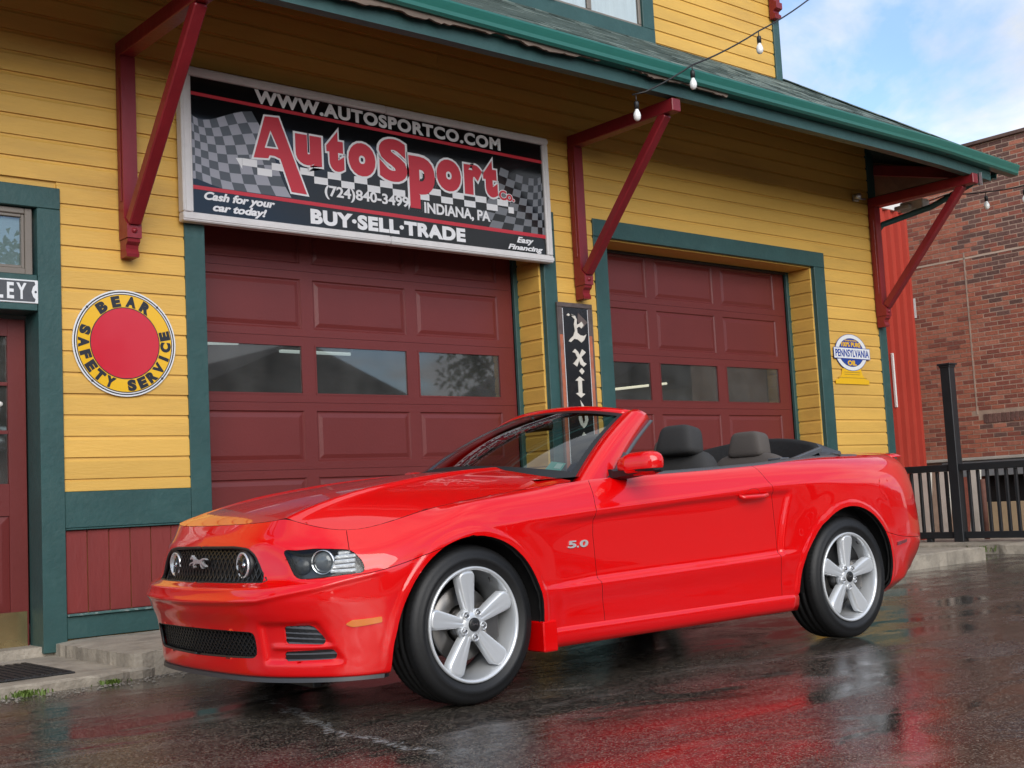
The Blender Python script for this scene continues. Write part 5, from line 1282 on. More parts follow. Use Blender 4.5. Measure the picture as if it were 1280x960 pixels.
    cpart('valve_stem', place(MB().tube([(.226*math.cos(R(60)),-.03,.226*math.sin(R(60))),(.21*math.cos(R(60)),.0-.01,.21*math.sin(R(60)))], .004, 6)), C_blk, hub)
    return hub
make_wheel(0, 1, 97, steer=.035); make_wheel(2.72, 1, 87)
make_wheel(0, -1, 70); make_wheel(2.72, -1, 80)
# ---------- windscreen, pillars, header
def wb(u):  # base of the glass, u from -1 (far) to 1 (near)
    l = .735*u; return np.array([.50+.27*abs(u)**2.1, l, 1.048-.083*abs(u)**2.2])
def wt(u):
    l = .555*u; return np.array([1.24+.08*abs(u)**2.2, l, 1.370-.050*abs(u)**2.4])
def wpt(u, v, off=0):
    b, t = wb(u), wt(u); p = b+(t-b)*v; n = np.array([-.50,0,.86]); bow = .035*math.sin(math.pi*min(1,max(0,v)))*(1-.4*abs(u)); n2 = n+np.array([0, .35*u, 0]); return p+n/np.linalg.norm(n)*bow+n2/np.linalg.norm(n2)*off
NU, NV = 36, 14; V = []; F = []
for k, off in enumerate((0.0, -.005)):
    for j in range(NV+1):
        for i in range(NU+1): V.append(tuple(wpt(-1+2*i/NU, j/NV, off)))
n = NU+1; o2_ = n*(NV+1)
for j in range(NV):
    for i in range(NU): F.append((j*n+i, j*n+i+1, (j+1)*n+i+1, (j+1)*n+i))
WS = cpart('windscreen', MB().add(V[:o2_], F, 0, True), C_wind)
# black band round the glass
def strip(name, fa, fb, m, n=40, par=CAR):
    V = []; 
    for i in range(n+1): V += [tuple(fa(i/n)), tuple(fb(i/n))]
    return cpart(name, MB().add(V, [(2*i,2*i+1,2*i+3,2*i+2) for i in range(n)], 0, True), m, par)
strip('glass_band', lambda q: wpt(-1+2*q,.0,.001), lambda q: wpt(-1+2*q,.075+.03*abs(-1+2*q)**3,.001), C_blk, par=WS); strip('glass_band', lambda q: wpt(-1+2*q,.94,.001), lambda q: wpt(-1+2*q,1.0,.001), C_blk, par=WS)
for s_ in (1,-1): strip('glass_band', lambda q: wpt(s_*.965,q,.001), lambda q: wpt(s_,q,.001), C_blk, par=WS)
# inspection sticker and small white tag
def gq(u0,u1,v0,v1,off): return [tuple(wpt(u0,v0,off)),tuple(wpt(u1,v0,off)),tuple(wpt(u1,v1,off)),tuple(wpt(u0,v1,off))]
cpart('inspection_sticker', MB().add(gq(.80,.895,.10,.20,-.006), [(0,1,2,3)]), mat('sticker_teal', (.16,.55,.48), .5), WS)
cpart('sticker_print', MB().add(gq(.845,.885,.125,.185,-.0045), [(0,1,2,3)]), mat('sticker_pale', (.6,.8,.76), .5), WS)
# frame: header and A pillars as swept sections
def sweep(name, path, sec, m, parent=CAR, smooth=True, caps=True):
    V = []; F = []; m_ = len(sec(0)); 
    for i, q in enumerate(path): V += [tuple(p) for p in sec(q)]
    for i in range(len(path)-1):
        for k in range(m_): F.append((i*m_+k, i*m_+(k+1) % m_, (i+1)*m_+(k+1) % m_, (i+1)*m_+k))
    if caps: F += [tuple(range(m_))[::-1], tuple((len(path)-1)*m_+k for k in range(m_))]
    return cpart(name, MB().add(V, F, 0, smooth), m, parent)
def hsec(u):
    t = wt(u); k = abs(u)**3
    return [t+[-.006,0,-.004], t+[-.002,0,.010], t+[.030,0,.024-.004*k], t+[.075,0,.022-.006*k], t+[.115+.02*k,0,.006-.010*k], t+[.115+.02*k,0,-.012-.01*k], t+[.03,0,-.012]]
sweep('windscreen_header', list(np.linspace(-1.0,1.0,41)), hsec, C_red)
sweep('header_seal', list(np.linspace(-1.03,1.03,31)), lambda u: [wt(u)+[.112,0,.004-.012*abs(u)**3], wt(u)+[.138,0,-.004-.014*abs(u)**3], wt(u)+[.140,0,-.026-.014*abs(u)**3], wt(u)+[.05,0,-.028-.01*abs(u)**3], wt(u)+[.05,0,-.010]], C_blk)
for s_ in (1,-1):
    def psec(v):
        g_ = wpt(s_, v); b = np.array([.80,.805,.962]); t = np.array([1.385,.600,1.328]); o_ = b+(t-b)*v+np.array([.0,.0,.020*math.sin(math.pi*min(1,max(0,v)))]); o_[1] *= s_
        bw = .145*(1-v)+.085*v      # how far the side face reaches back
        r_ = o_+np.array([bw*.55, .012*s_, -.012-.03*(1-v)]); r3 = o_+np.array([bw, .004*s_, -.020-.03*v]); i_ = o_+np.array([bw*.8, -.05*s_, -.03])
        return [g_+np.array([-.002,0,-.006]), g_+np.array([0,.004*s_,.006]), o_+np.array([-.02,-.02*s_,.012]), o_+np.array([.0,.0,.010]), o_+np.array([.02,.010*s_,.0]), r_, r3, i_]
    sweep('windscreen_pillar', list(np.linspace(-.10,1.0,25)), psec, C_red)
    def ssec(v):
        P = psec(v); r3 = P[6]; return [r3+[-.004,.003*s_,.004], r3+[.018,.003*s_,.0], r3+[.020,-.02*s_,-.008], P[7]+[.012,0,0], P[7]]
    sweep('pillar_seal', list(np.linspace(.0,1.0,21)), ssec, C_trim)
    cn = np.array([1.385,.600,1.328])*[1,s_,1]
    # quarter sail at the mirror
    cpart('mirror_sail', MB().prism([(.955,.965),(1.16,.968),(1.115,1.03),(1.06,1.10)], .802*s_, .815*s_, 'y'), C_trim)
# cowl and dashboard
cw = MB(); V = []; 
for i in range(31):
    u = -1+2*i/30; h_ = hood_rear(.80*u)-.012; b_ = wb(u)*1.0; V += [(h_, .80*u, float(H(h_,.80*u))-.018), tuple(b_+[.03,0,-.005])]
cpart('cowl_panel', cw.add(V, [(2*i,2*i+1,2*i+3,2*i+2) for i in range(30)], 0, True), C_blk)
dash = MB(); V = []; prof = [(.52,.99),(.70,.995),(.95,1.005),(1.06,.985),(1.10,.93),(1.08,.80),(1.12,.66),(1.12,.55)]
for i in range(21):
    l = -.76+1.52*i/20; bmp = .035*math.exp(-((l-.37)/.16)**2); V += [(a, l, z+(bmp if .8 < a < 1.12 and z > .9 else 0)-.012*(abs(l)/.76)**3) for a, z in prof]
m_ = len(prof); cpart('dashboard', dash.add(V, [(i*m_+k,(i+1)*m_+k,(i+1)*m_+k+1,i*m_+k+1) for i in range(20) for k in range(m_-1)], 0, True), C_blk)
ctr = np.array([1.22,.37,.90]); ring = []
for i in range(28):
    t = 2*math.pi*i/28; ring.append((ctr[0]-.055*math.sin(t)*1.0+.0, ctr[1]+.185*math.cos(t), ctr[2]+.175*math.sin(t)))
sw = cpart('steering_wheel', MB().tube(ring, .016, 8, closed=True), C_blk)
cpart('wheel_boss', MB().lathe([(0,.02),(.05,.02),(.06,-.02),(.03,-.06),(.03,-.25)], 16, tuple(ctr), 'x'), C_blk, sw)
cpart('wheel_spoke', MB().box(1.21,1.235,.20,.54,.885,.915,.006), C_blk, sw)
rmv = cpart('rear_view_mirror', MB().box(1.17,1.20,-.12,.12,1.265,1.325,.012), C_blk)
cpart('mirror_stalk', MB().tube([(1.17,0,1.30),(1.14,0,1.345)], .01, 6), C_blk, rmv)
# cabin tub
tub = MB(); tub.box(1.0,3.05,-.80,.80,.30,.36).box(.98,3.06,.775,.815,.36,.965).box(.98,3.06,-.815,-.775,.36,.965).box(3.04,3.10,-.80,.80,.36,1.03)
cpart('cabin_tub', tub, C_blk)
def belt(sgn_):
    aa = [0.93,1.1,1.4,1.7,1.95,2.0,2.05,2.12,2.2,2.35,2.5,2.7,2.9,3.05]
    pts = []
    for a in aa:
        s = s_at(a); p = Sev(s, T_len-.004); pts.append((p[0], p[1], p[2]))
    return pts
for s_ in (1,-1):
    pts = belt(s_); V = []; F = []
    for k, (a, l, z) in enumerate(pts):
        wd = .030 if a < 1.97 else .030+.055*min(1, (a-1.97)/.4); lf = .006
        V += [(a, (l+.006)*s_, z-.004), (a, (l+.004)*s_, z+lf), (a, (l-wd*.6)*s_, z+lf+.006), (a, (l-wd)*s_, z+.004), (a, (l-wd)*s_, z-.06)]
    for i in range(len(pts)-1):
        for k in range(4): F.append((i*5+k, (i+1)*5+k, (i+1)*5+k+1, i*5+k+1))
    F += [(0,1,2,3,4), tuple(len(V)-5+k for k in range(5))[::-1]]
    cpart('belt_moulding', MB().add(V, F, 0, False), C_trim)
# trim panel around the folded top, rising to the boot lid
rim = MB(); V = []; F = []
for i in range(33):
    u = -1+2*i/32; l = .80*u; k = abs(u)**4; a0 = 3.10-.22*k; 
    V += [(a0-.02, l, float(Dk(3.05,l))+.006), (a0-.06, l*.985, float(Dk(3.05,l))+.014), (a0-.09, l*.96, 1.04)]
cpart('top_well_trim', rim.add(V, [(i*3+k, i*3+k+1, (i+1)*3+k+1, (i+1)*3+k) for i in range(32) for k in range(2)], 0, True), C_trim)
fld = MB(); V = []; lid = []
for i in range(49):
    u = -1+2*i/48; l = .70*u; al = abs(l); e_ = max(0, (al-.56)/.14); a = 3.08-.35*l*l-.55*e_**1.6; zt = 1.205-.22*l*l-.11*smooth(al, .52, .66)
    V += [(a-.05, l*.96, .96), (a-.035, l*.97, zt-.02), (a-.02, l*.98, zt-.004), (a, l, zt)]
    lid += [(a, l, zt), (a+.03, l*1.01, zt-.006), (max(a+.15, 3.10-.4*e_), l*1.08, float(Dk(3.06, l))+.012), (max(a+.17, 3.12-.4*e_), l*1.09, 1.03)]
m_ = 4; q_ = [(i*m_+k, i*m_+k+1, (i+1)*m_+k+1, (i+1)*m_+k) for i in range(48) for k in range(m_-1)]
cpart('folded_top', fld.add(V, q_, 0, True), C_top); cpart('top_cover', MB().add(lid, q_, 0, True), mat('top_cover_vinyl', (.045,.048,.052), .4))
for s_ in (1,-1):
    cpart('top_hinge_arm', MB().bar((2.55,.66*s_,1.03),(2.92,.60*s_,1.10), .03, .035, c=.005), C_trim)
    cpart('top_latch', MB().box(2.38,2.56,.62*s_,.74*s_,1.015,1.04,.006).box(2.42,2.50,.60*s_,.70*s_,1.041,1.055,.004), C_trim)
# seats
def cushion(mb, c, h, r=.5, n=14, rot=0.0, taper=0.0):
    V = []; F = []
    for i in range(n+1):
        ph = -math.pi/2+math.pi*i/n
        for j in range(2*n):
            th = 2*math.pi*j/(2*n); cp, sp_ = math.cos(ph), math.sin(ph); ct, st_ = math.cos(th), math.sin(th)
            f = lambda v: math.copysign(abs(v)**r, v)
            x, y, z = h[0]*f(cp)*f(ct), h[1]*f(cp)*f(st_), h[2]*f(sp_)
            y *= 1-taper*(z/h[2]); x, z = x*math.cos(rot)+z*math.sin(rot), -x*math.sin(rot)+z*math.cos(rot)
            V.append((c[0]+x, c[1]+y, c[2]+z))
    for i in range(n):
        for j in range(2*n): F.append((i*2*n+j, i*2*n+(j+1) % (2*n), (i+1)*2*n+(j+1) % (2*n), (i+1)*2*n+j))
    return mb.add(V, F, 0, True)
for l in (.37,-.37):
    st_ = cpart('front_seat', cushion(MB(), (1.93,l,.82), (.085,.25,.31), .55, rot=-.22*-1, taper=.12), C_cloth)
    cpart('seat_cushion', cushion(MB(), (1.58,l,.50), (.27,.25,.09), .5), C_cloth, st_)
    hr = cpart('headrest', cushion(MB(), (1.935,l,1.176), (.072,.136,.090), .42, rot=.20, taper=.16), C_cloth, st_)
    for dl in (-.07,.07): cpart('headrest_post', MB().tube([(1.925,l+dl,1.02),(1.93,l+dl,1.11)], .007, 8), C_chr, st_)
for l in (.33,-.33):
    hb_ = cpart('rear_seat', cushion(MB(), (2.56,l,.90), (.075,.27,.20), .5, rot=.2), C_leath)
    cpart('seat_cushion', cushion(MB(), (2.36,l,.60), (.20,.26,.10), .5), C_cloth, hb_)
    cpart('headrest', cushion(MB(), (2.585,l,1.148), (.062,.128,.082), .40, rot=.14, taper=.16), C_leath, hb_)
    cpart('headrest_post', MB().tube([(2.575,l+.06,1.05),(2.58,l+.06,1.10)], .007, 8), C_chr, hb_)
# ---------- door furniture
for s_, D_ in ((1, DOOR), (-1, DOOR2)):
    # handle
    A = [Sev(s_at(a), t_at(s_at(a), z), o_) for a, z, o_ in ((1.775,.850,.004),(1.79,.851,.024),(1.85,.854,.032),(1.93,.856,.032),(1.985,.857,.022),(1.998,.857,.004))]
    hd = cpart('door_handle', MB().tube([tuple(p*np.array([1,s_,1])) for p in A], [.010,.011,.0125,.0125,.011,.009], 10), C_red, D_)
    c = Sev(s_at(1.885), t_at(s_at(1.885), .856), .0006); cup = []
    b = MB(); n = 26
    V = [tuple(Sev(s_at(1.885+.058*math.cos(2*math.pi*i/n)), t_at(s_at(1.885), .856+.030*math.sin(2*math.pi*i/n)), .0012)*np.array([1,s_,1])) for i in range(n)]
    cpart('handle_recess_shade', b.add(V, [tuple(range(n))]), mat('car_paint_red_shaded', (0.45,0.002,0.003), .4, coat=1), D_)  # flat disc; the shade of the handle cup is put into a darker red
    # mirror
    mm = MB(); V = []; F = []; NM = 16; MR = 20
    for i in range(NM+1):
        u = i/NM; l = .885+.215*u
        a_c = .985+.045*u; da = (.072-.012*u)*math.sqrt(max(.02, 1-(max(0,u-.72)/.30)**2))*(.72+.28*min(1,u/.25)); dz = (.057+.004*u)*math.sqrt(max(.02, 1-(max(0,u-.70)/.32)**2))*(.66+.34*min(1,u/.3))
        zc_ = 1.030+.006*u
        for j in range(MR):
            t = 2*math.pi*j/MR; f = lambda v, e: math.copysign(abs(v)**e, v); ca_, sa_ = f(math.cos(t), .62), f(math.sin(t), .62)
            x = da*ca_ if ca_ < 0 else da*.55*ca_
            V.append((a_c+x+.02*(sa_)*0, l*s_, zc_+dz*sa_))
    for i in range(NM):
        for j in range(MR): F.append((i*MR+j, i*MR+(j+1) % MR, (i+1)*MR+(j+1) % MR, (i+1)*MR+j))
    F += [tuple(range(MR))[::-1], tuple(NM*MR+j for j in range(MR))]
    mir = cpart('side_mirror', mm.add(V, F, 0, True), C_red, D_)
    bs = MB(); V = []; F = []
    for i in range(NM+1):
        u = i/NM; l = .84+.262*u; a_c = .985+.045*u; e_ = math.sqrt(max(.03, 1-(max(0,u-.78)/.23)**2)); da = (.071-.010*u)*e_; zt = 1.030+.006*u-(.057+.004*u)*.46*(1 if u > .12 else .6)
        zb_ = .958+.022*u+.008*u*u
        V += [(a_c-da*1.05,l*s_,zt),(a_c-da*.9,l*s_,zb_+.012),(a_c-da*.3,l*s_,zb_),(a_c+da*.45,l*s_,zb_+.004),(a_c+da*.62,l*s_,zt)]
    for i in range(NM):
        for k in range(5): F.append((i*5+k, i*5+(k+1) % 5, (i+1)*5+(k+1) % 5, (i+1)*5+k))
    cpart('mirror_base', bs.add(V, F+[(0,1,2,3,4)[::-1], tuple(NM*5+k for k in range(5))], 0, False), C_blk, mir)
# 5.0 badge on the fenders
for s_ in (1,-1):
    ch = [('5', -.066, -.012), ('.', -.006, .006), ('0', .012, .067)]
    for c_, x0, x1 in ch:
        V, F = glyphs(c_, .03, .5); 
        x = x0+(V[:,0]-V[:,0].min())/(V[:,0].max()-V[:,0].min())*(x1-x0); hh = .034 if c_ != '.' else .009
        z = .648+(V[:,1]-V[:,1].min())/(V[:,1].max()-V[:,1].min())*hh
        ac = .620+(x+ .006*(z-.648)/.03)*(1 if s_ > 0 else -1)
        W = []
        for k in range(len(V)):
            s = s_at(float(ac[k])); W.append(tuple(Sev(s, t_at(s, float(z[k])), .0015+(V[k,2]+.5)*.004)*np.array([1,s_,1])))
        cpart('badge_digit', MB().add(W, F), mat('badge_silver', (.70,.70,.71), .25, metal=.45))
fp = densify([(s_at(3.10+.070*math.cos(t)), t_at(s_at(3.10), .845+.070*math.sin(t))) for t in np.linspace(0, 2*math.pi, 28, endpoint=False)], .01)
patch(fp, .0012, C_red, 'fuel_door', CAR, 1, step=.008, flange=.002)
# antenna on the far fender omitted in the photo; exhaust and suspension hints under the body
cpart('exhaust_pipe', MB().tube([(1.2,.35,.17),(2.2,.38,.17),(3.6,.55,.25)], .03, 8), C_disc)
cpart('rear_axle', MB().tube([(2.72,-.70,.34),(2.72,.70,.34)], .04, 8), C_blk)
# ================================================================ entrance slab, step, mat, kerb edge
def rough_slab(pts, z0, z1, seed, amp=.012, top_amp=.004, nseg=.06):
    """concrete slab with a broken edge; pts outline in xy (ccw)"""
    r_ = random.Random(seed); out = []
    for i in range(len(pts)):
        p, q = Vector(pts[i]), Vector(pts[(i+1) % len(pts)]); n = max(1, int((q-p).length/nseg))
        for k in range(n): out.append(p+(q-p)*k/n+Vector((r_.uniform(-amp,amp), r_.uniform(-amp,amp))))
    n = len(out); c = sum(out, Vector((0,0)))/n; V = [(p.x, p.y, z0) for p in out]+[(p.x, p.y, z1-.012+r_.uniform(-.004,.004)) for p in out]
    V += [((p.x*.975+c.x*.025), (p.y*.975+c.y*.025), z1+r_.uniform(-top_amp,top_amp)*.4) for p in out]+[(c.x, c.y, z1)]
    F = [(i, (i+1) % n, n+(i+1) % n, n+i) for i in range(n)]+[(n+i, n+(i+1) % n, 2*n+(i+1) % n, 2*n+i) for i in range(n)]+[(2*n+i, 2*n+(i+1) % n, 3*n) for i in range(n)]
    return MB().add(V, F)
tag(link('entrance_slab', rough_slab([(-1,-1.30),(1.2,-1.28),(2.75,-1.30),(3.1,-1.22),(3.3,-1.05),(3.3,.1),(-1,.1)], -.02, .055, 1).mesh('entrance_slab', M_conc, True)), label='worn concrete slab in front of the entrance door', kind='structure')
tag(link('concrete_apron', rough_slab([(2.99,-1.20),(4.5,-1.22),(7.5,-1.2),(12.6,-1.1),(12.6,-.0),(2.985,-.0)], -.02, .142, 2, amp=.008).mesh('concrete_apron', M_conc, True)), label='raised concrete apron along the garage wall', kind='structure')
mm_ = MB(); mm_.box(2.16,2.70,-1.10,-.33,.056,.066,.004)
mt = link('door_mat', mm_.mesh('door_mat', mat('mat_rubber', (.018,.018,.02), .55, bump=.8, bscale=70))); tag(mt, label='black rubber door mat lying on the slab at the entrance', cat='door mat')
for i in range(11):
    link('mat_rib', MB().box(2.18+i*.048,2.205+i*.048,-1.08,-.35,.0655,.071).mesh('mat_rib', MAT['mat_rubber']), mt)
# crumbling edge gravel
gv = MB(); rg = random.Random(21); ico = [(0,0,1),(.9,0,.2),(.28,.85,.2),(-.72,.53,.2),(-.72,-.53,.2),(.28,-.85,.2),(0,0,-.6)]
icf = [(0,1,2),(0,2,3),(0,3,4),(0,4,5),(0,5,1),(6,2,1),(6,3,2),(6,4,3),(6,5,4),(6,1,5)]
for i in range(900):
    t = rg.random(); 
    if t < .8: x = rg.uniform(1.2, 4.6); y = (-1.34 if x < 3.0 else -1.26)-abs(rg.gauss(0,.09))
    else: x = rg.uniform(12.6,15.5); y = -.75-abs(rg.gauss(0,.12))
    s = rg.uniform(.003,.012)*(1.6 if rg.random() < .06 else 1); gv.add([(x+a*s*rg.uniform(.7,1.3), y+b*s, max(0,c)*s*.7) for a, b, c in ico], icf)
tag(link('loose_gravel', gv.mesh('loose_gravel', mat('gravel_stone', (.20,.18,.155), .85, var=.4, vscale=40))), kind='stuff', label='loose crumbs of concrete along the slab edge')
def weeds(name, cx, cy, z, n, rad, hgt, seed, lab):
    b = MB(); r_ = random.Random(seed)
    for i in range(n):
        a = r_.uniform(0, 6.28); d = abs(r_.gauss(0, rad)); x, y = cx+d*math.cos(a), cy+d*math.sin(a)*.5; h = hgt*r_.uniform(.4,1); t = r_.uniform(0,6.28); w = r_.uniform(.003,.007); lx, ly = math.cos(t)*h*.6, math.sin(t)*h*.6
        sx, sy = -math.sin(t)*w, math.cos(t)*w
        b.add([(x-sx,y-sy,z),(x+sx,y+sy,z),(x+lx*.5+sx,y+ly*.5+sy,z+h*.7),(x+lx*.5-sx,y+ly*.5-sy,z+h*.7),(x+lx,y+ly,z+h*.9)], [(0,1,2,3),(3,2,4)])
    tag(link(name, b.mesh(name, mat('weed_green', (.11,.17,.03), .6, var=.3, vscale=30))), label=lab, kind='stuff')
weeds('weed_clump', 2.32, -1.36, 0, 130, .06, .045, 1, 'small green weeds growing at the slab edge below the mat')
weeds('weed_clump', 2.80, -1.34, .0, 80, .05, .035, 2, 'tiny weeds in the crack in front of the concrete step')
weeds('weed_clump', 13.75, -.52, .02, 260, .16, .10, 3, 'green weeds by the kerb under the black railing')
# ================================================================ metal shed, brick building, railing
M_shed = mat('red_sheet_metal', (0.40,0.045,0.028), .45, var=.1, vscale=1.5, dirt=.2, dirtcol=(.28,.05,.04), dscale=3)
SH = empty('metal_shed', (14.6,1.5,0), label='red corrugated metal shed between the yellow garage and the brick building', cat='building')
x = 13.6; k = 0
while x < 15.75:
    x1 = min(x+.20, 15.79); b = MB(); c = x1-.045
    b.add([(x,1.5,0),(c-.02,1.5,0),(c,1.445,0),(x1-.0,1.445,0),(x1,1.5,0),(x,1.5,4.70),(c-.02,1.5,4.70),(c,1.445,4.70),(x1,1.445,4.70),(x1,1.5,4.70)], [(0,1,6,5),(1,2,7,6),(2,3,8,7),(3,4,9,8)])
    part('metal_sheet', b, M_shed, SH, recalc=False); x = x1; k += 1
part('shed_body', MB().box(13.6,15.78,1.505,8,0,4.68), M_shed, SH); part('corner_flashing', MB().box(15.76,15.82,1.45,1.6,0,4.72,.004), M_shed, SH); part('gable_flashing', MB().box(13.6,15.85,1.44,1.6,4.70,4.84,.006), M_wht, SH)
part('white_corner_pipe', MB().box(15.135,15.165,1.42,1.455,1.9,2.65,.004), M_wht, SH)
BR = empty('brick_building', (17.3,1,0), label='large red brick building with a dark stained wall at the right edge', cat='building')
M_mort = mat('mortar', (0.42,0.30,0.225), .9, var=.25, vscale=6, dirt=.6, dirtcol=(.12,.09,.08), dscale=1.4)
M_br = [mat('brick_red_%s' % n_, c_, .85, var=.22, vscale=18, bump=.6, bscale=60, dirt=.25, dirtcol=(.09,.055,.045), dscale=1.1, perobj=.12) for n_, c_ in (('warm',(0.38,0.125,0.075)),('dark',(0.28,0.088,0.060)),('pale',(0.44,0.165,0.105)))]
M_brd = mat('brick_sooty', (0.16,0.082,0.066), .9, var=.3, vscale=18, bump=.6, bscale=60, perobj=.2)
part('wall_core', MB().box(16.996,17.4,-6,5.5,1.18,5.74).box(17.02,17.4,1.4,5.5,-.2,1.15).box(17.4,25,-6,5.5,-.2,5.70), M_mort, BR)
hb, lb = .067, .205; meshes = []
base = MB().box(0,.03,0,lb-.012,0,hb-.013,.0022)
bm_ = {}
def brick_me(length, m, key):
    k_ = (round(length,3), key)
    if k_ not in bm_: bm_[k_] = MB().box(0,.03,0,length,0,hb-.013,.0022).mesh('brick', m)
    return bm_[k_]
rb = random.Random(77); allb = []
zc = 1.185; row = 0
while zc < 5.70:
    y = -1.2-(row % 2)*lb/2; 
    while y < 3.2:
        if not (abs(y+lb-1.28) < .0): 
            allb.append((y, zc, row))
        y += lb
    zc += hb; row += 1
seen = [b for b in allb if .10 < b[0] < 2.5]; seen.sort(key=lambda b: b[0]); big = set((b[0], b[2]) for b in seen[:300])
rest = [MB() for _ in range(4)]
for (y, z, r_) in allb:
    q = rb.random(); stain = (z > 3.0 and y < 1.3 and rb.random() < .65*min(1,(z-3.0)/1.2)*min(1,(1.5-y)/.8)) or (1.45 < z < 1.66 and y < 1.15 and rb.random() < .75)
    key = 3 if stain else (0 if q < .5 else (1 if q < .82 else 2)); m = (M_br+[M_brd])[key]
    if 1.66 <= z < 1.80 and y < 1.18: continue
    dx = rb.uniform(-.002,.003)
    if (y, r_) in big:
        link('brick', brick_me(lb-.012, m, key), BR, (17.0-17.3+dx-.008, y-1, z))
    else: rest[key].box(17.0+dx-.008, 17.012, y, y+lb-.012, z, z+hb-.013)
for key, b in enumerate(rest):
    if b.v: tag(part('bricks', b, (M_br+[M_brd])[key], BR, recalc=False), kind='stuff')
for i in range(16): part('soldier_brick', MB().box(16.985,17.02,.10+i*.068,.158+i*.068,1.665,1.795,.003), M_brd, BR)
part('mortar_line', MB().box(16.988,16.9925,-1.2,2.3,4.098,4.122), mat('pale_caulk', (.55,.43,.33), .8, var=.2), BR); part('mortar_line', MB().box(16.988,16.9925,1.262,1.282,1.80,4.20), mat('pale_caulk2', (.42,.32,.25), .8, var=.3, vscale=10), BR)
part('pale_patch', MB().box(16.986,16.991,2.12,2.19,3.35,3.65), M_wht, BR)
part('parapet_cap', MB().box(16.95,17.45,-6,5.55,5.745,5.80,.008), mat('cap_tin', (.12,.075,.06), .6, var=.5, vscale=6), BR)
part('stone_ledge', MB().box(16.94,17.1,-6,2.6,1.135,1.178,.006), mat('pale_stone', (.45,.42,.37), .8, var=.2), BR)
part('concrete_band', MB().box(16.97,17.2,-6,1.9,.90,1.130,.006), mat('grey_band', (.20,.21,.22), .8, var=.15), BR)
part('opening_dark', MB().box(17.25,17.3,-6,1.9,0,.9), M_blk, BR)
part('low_tan_wall', MB().box(17.02,17.18,-6,1.36,-.1,.52,.004), mat('tan_block', (.42,.31,.19), .85, var=.2, vscale=4, dirt=.5, dirtcol=(.2,.13,.08), dscale=4), BR)
part('brick_pier', MB().box(16.97,17.24,1.38,1.72,-.1,.90,.004), M_br[1], BR)
# things leaning behind the railing
for i, (yy, xx, w_, h_, lab) in enumerate(((1.30,15.3,.30,.95,'white board leaning behind the railing, leftmost of the pale boards'),(.98,15.35,.17,.99,'narrow white rounded board leaning behind the railing'),(.62,15.5,.16,.92,'pale upright board behind the railing nearest to the black post'))):
    o = link('leaning_board', MB().box(-.02,.02,-w_/2,w_/2,0,h_,.012).mesh('leaning_board', mat('weathered_white', (.55,.53,.47), .7, var=.15)), None, (xx,yy,.1), (0,R(8),0)); tag(o, label=lab, cat='board')
o = link('rusty_pipe', MB().tube([(0,0,0),(0,0,.78)], .035, 12).mesh('rusty_pipe', mat('rust', (.12,.05,.035), .8, var=.4, vscale=10)), None, (15.2,.30,.08)); tag(o, label='short rusty upright pipe behind the railing next to the black post', cat='pipe')
M_rail = mat('railing_black_wood', (0.016,0.018,0.022), .48, var=.2, vscale=5)
RL = empty('railing', (13.9,-.08,.13), label='black wooden railing with a tall post at the right edge', cat='railing')
part('post', MB().box(13.84,13.965,-.145,-.02,.12,2.26,.006), M_rail, RL); part('post_cap', MB().box(13.815,13.99,-.17,.005,2.262,2.285,.004).box(13.83,13.975,-.155,-.01,2.235,2.2615,.004), M_rail, RL)
for y0, y1 in ((-3.2,-.147),(-.018,1.9)):
    part('top_rail', MB().box(13.86,13.945,y0,y1,.975,1.06,.006), M_rail, RL); part('bottom_rail', MB().box(13.875,13.93,y0,y1,.165,.245,.005), M_rail, RL)
    y = y0+.07 if y0 > -1 else y1-.10
    while (y < y1 if y0 > -1 else y > y0):
        part('baluster', MB().box(13.885,13.92,y-.018,y+.018,.246,.974,.003), M_rail, RL); y += .118 if y0 > -1 else -.118
part('mid_post', MB().box(13.88,13.95,.30,.37,.0,.165,.004), M_rail, RL)
kb = MB(); r_ = random.Random(4); V = []; F = []; NK = 60
for i in range(NK+1):
    y = -4+6.2*i/NK; e = r_.uniform(-.01,.01); V += [(13.60+e*2, y, -.02),(13.63+e, y, .095+e),(13.68, y, .12+e*.5),(14.3, y, .13),(14.3,y,-.02)]
for i in range(NK):
    for k in range(4): F.append((i*5+k, i*5+k+1, (i+1)*5+k+1, (i+1)*5+k))
tag(link('kerb', kb.add(V, F, 0, False).mesh('kerb', M_conc, True)), label='rough concrete kerb under the railing', kind='structure')
tag(link('kerb_slab', rough_slab([(12.75,-.60),(13.45,-.62),(13.58,-.35),(13.6,1.5),(12.75,1.5)], -.02, .06, 8).mesh('kerb_slab', M_conc, True)), label='low concrete slab at the building corner', kind='structure')
tag(link('back_pavement', MB().box(14.31,17.0,-6,8,-.05,.06).mesh('back_pavement', M_conc)), label='strip of paving beside the brick building', kind='structure')
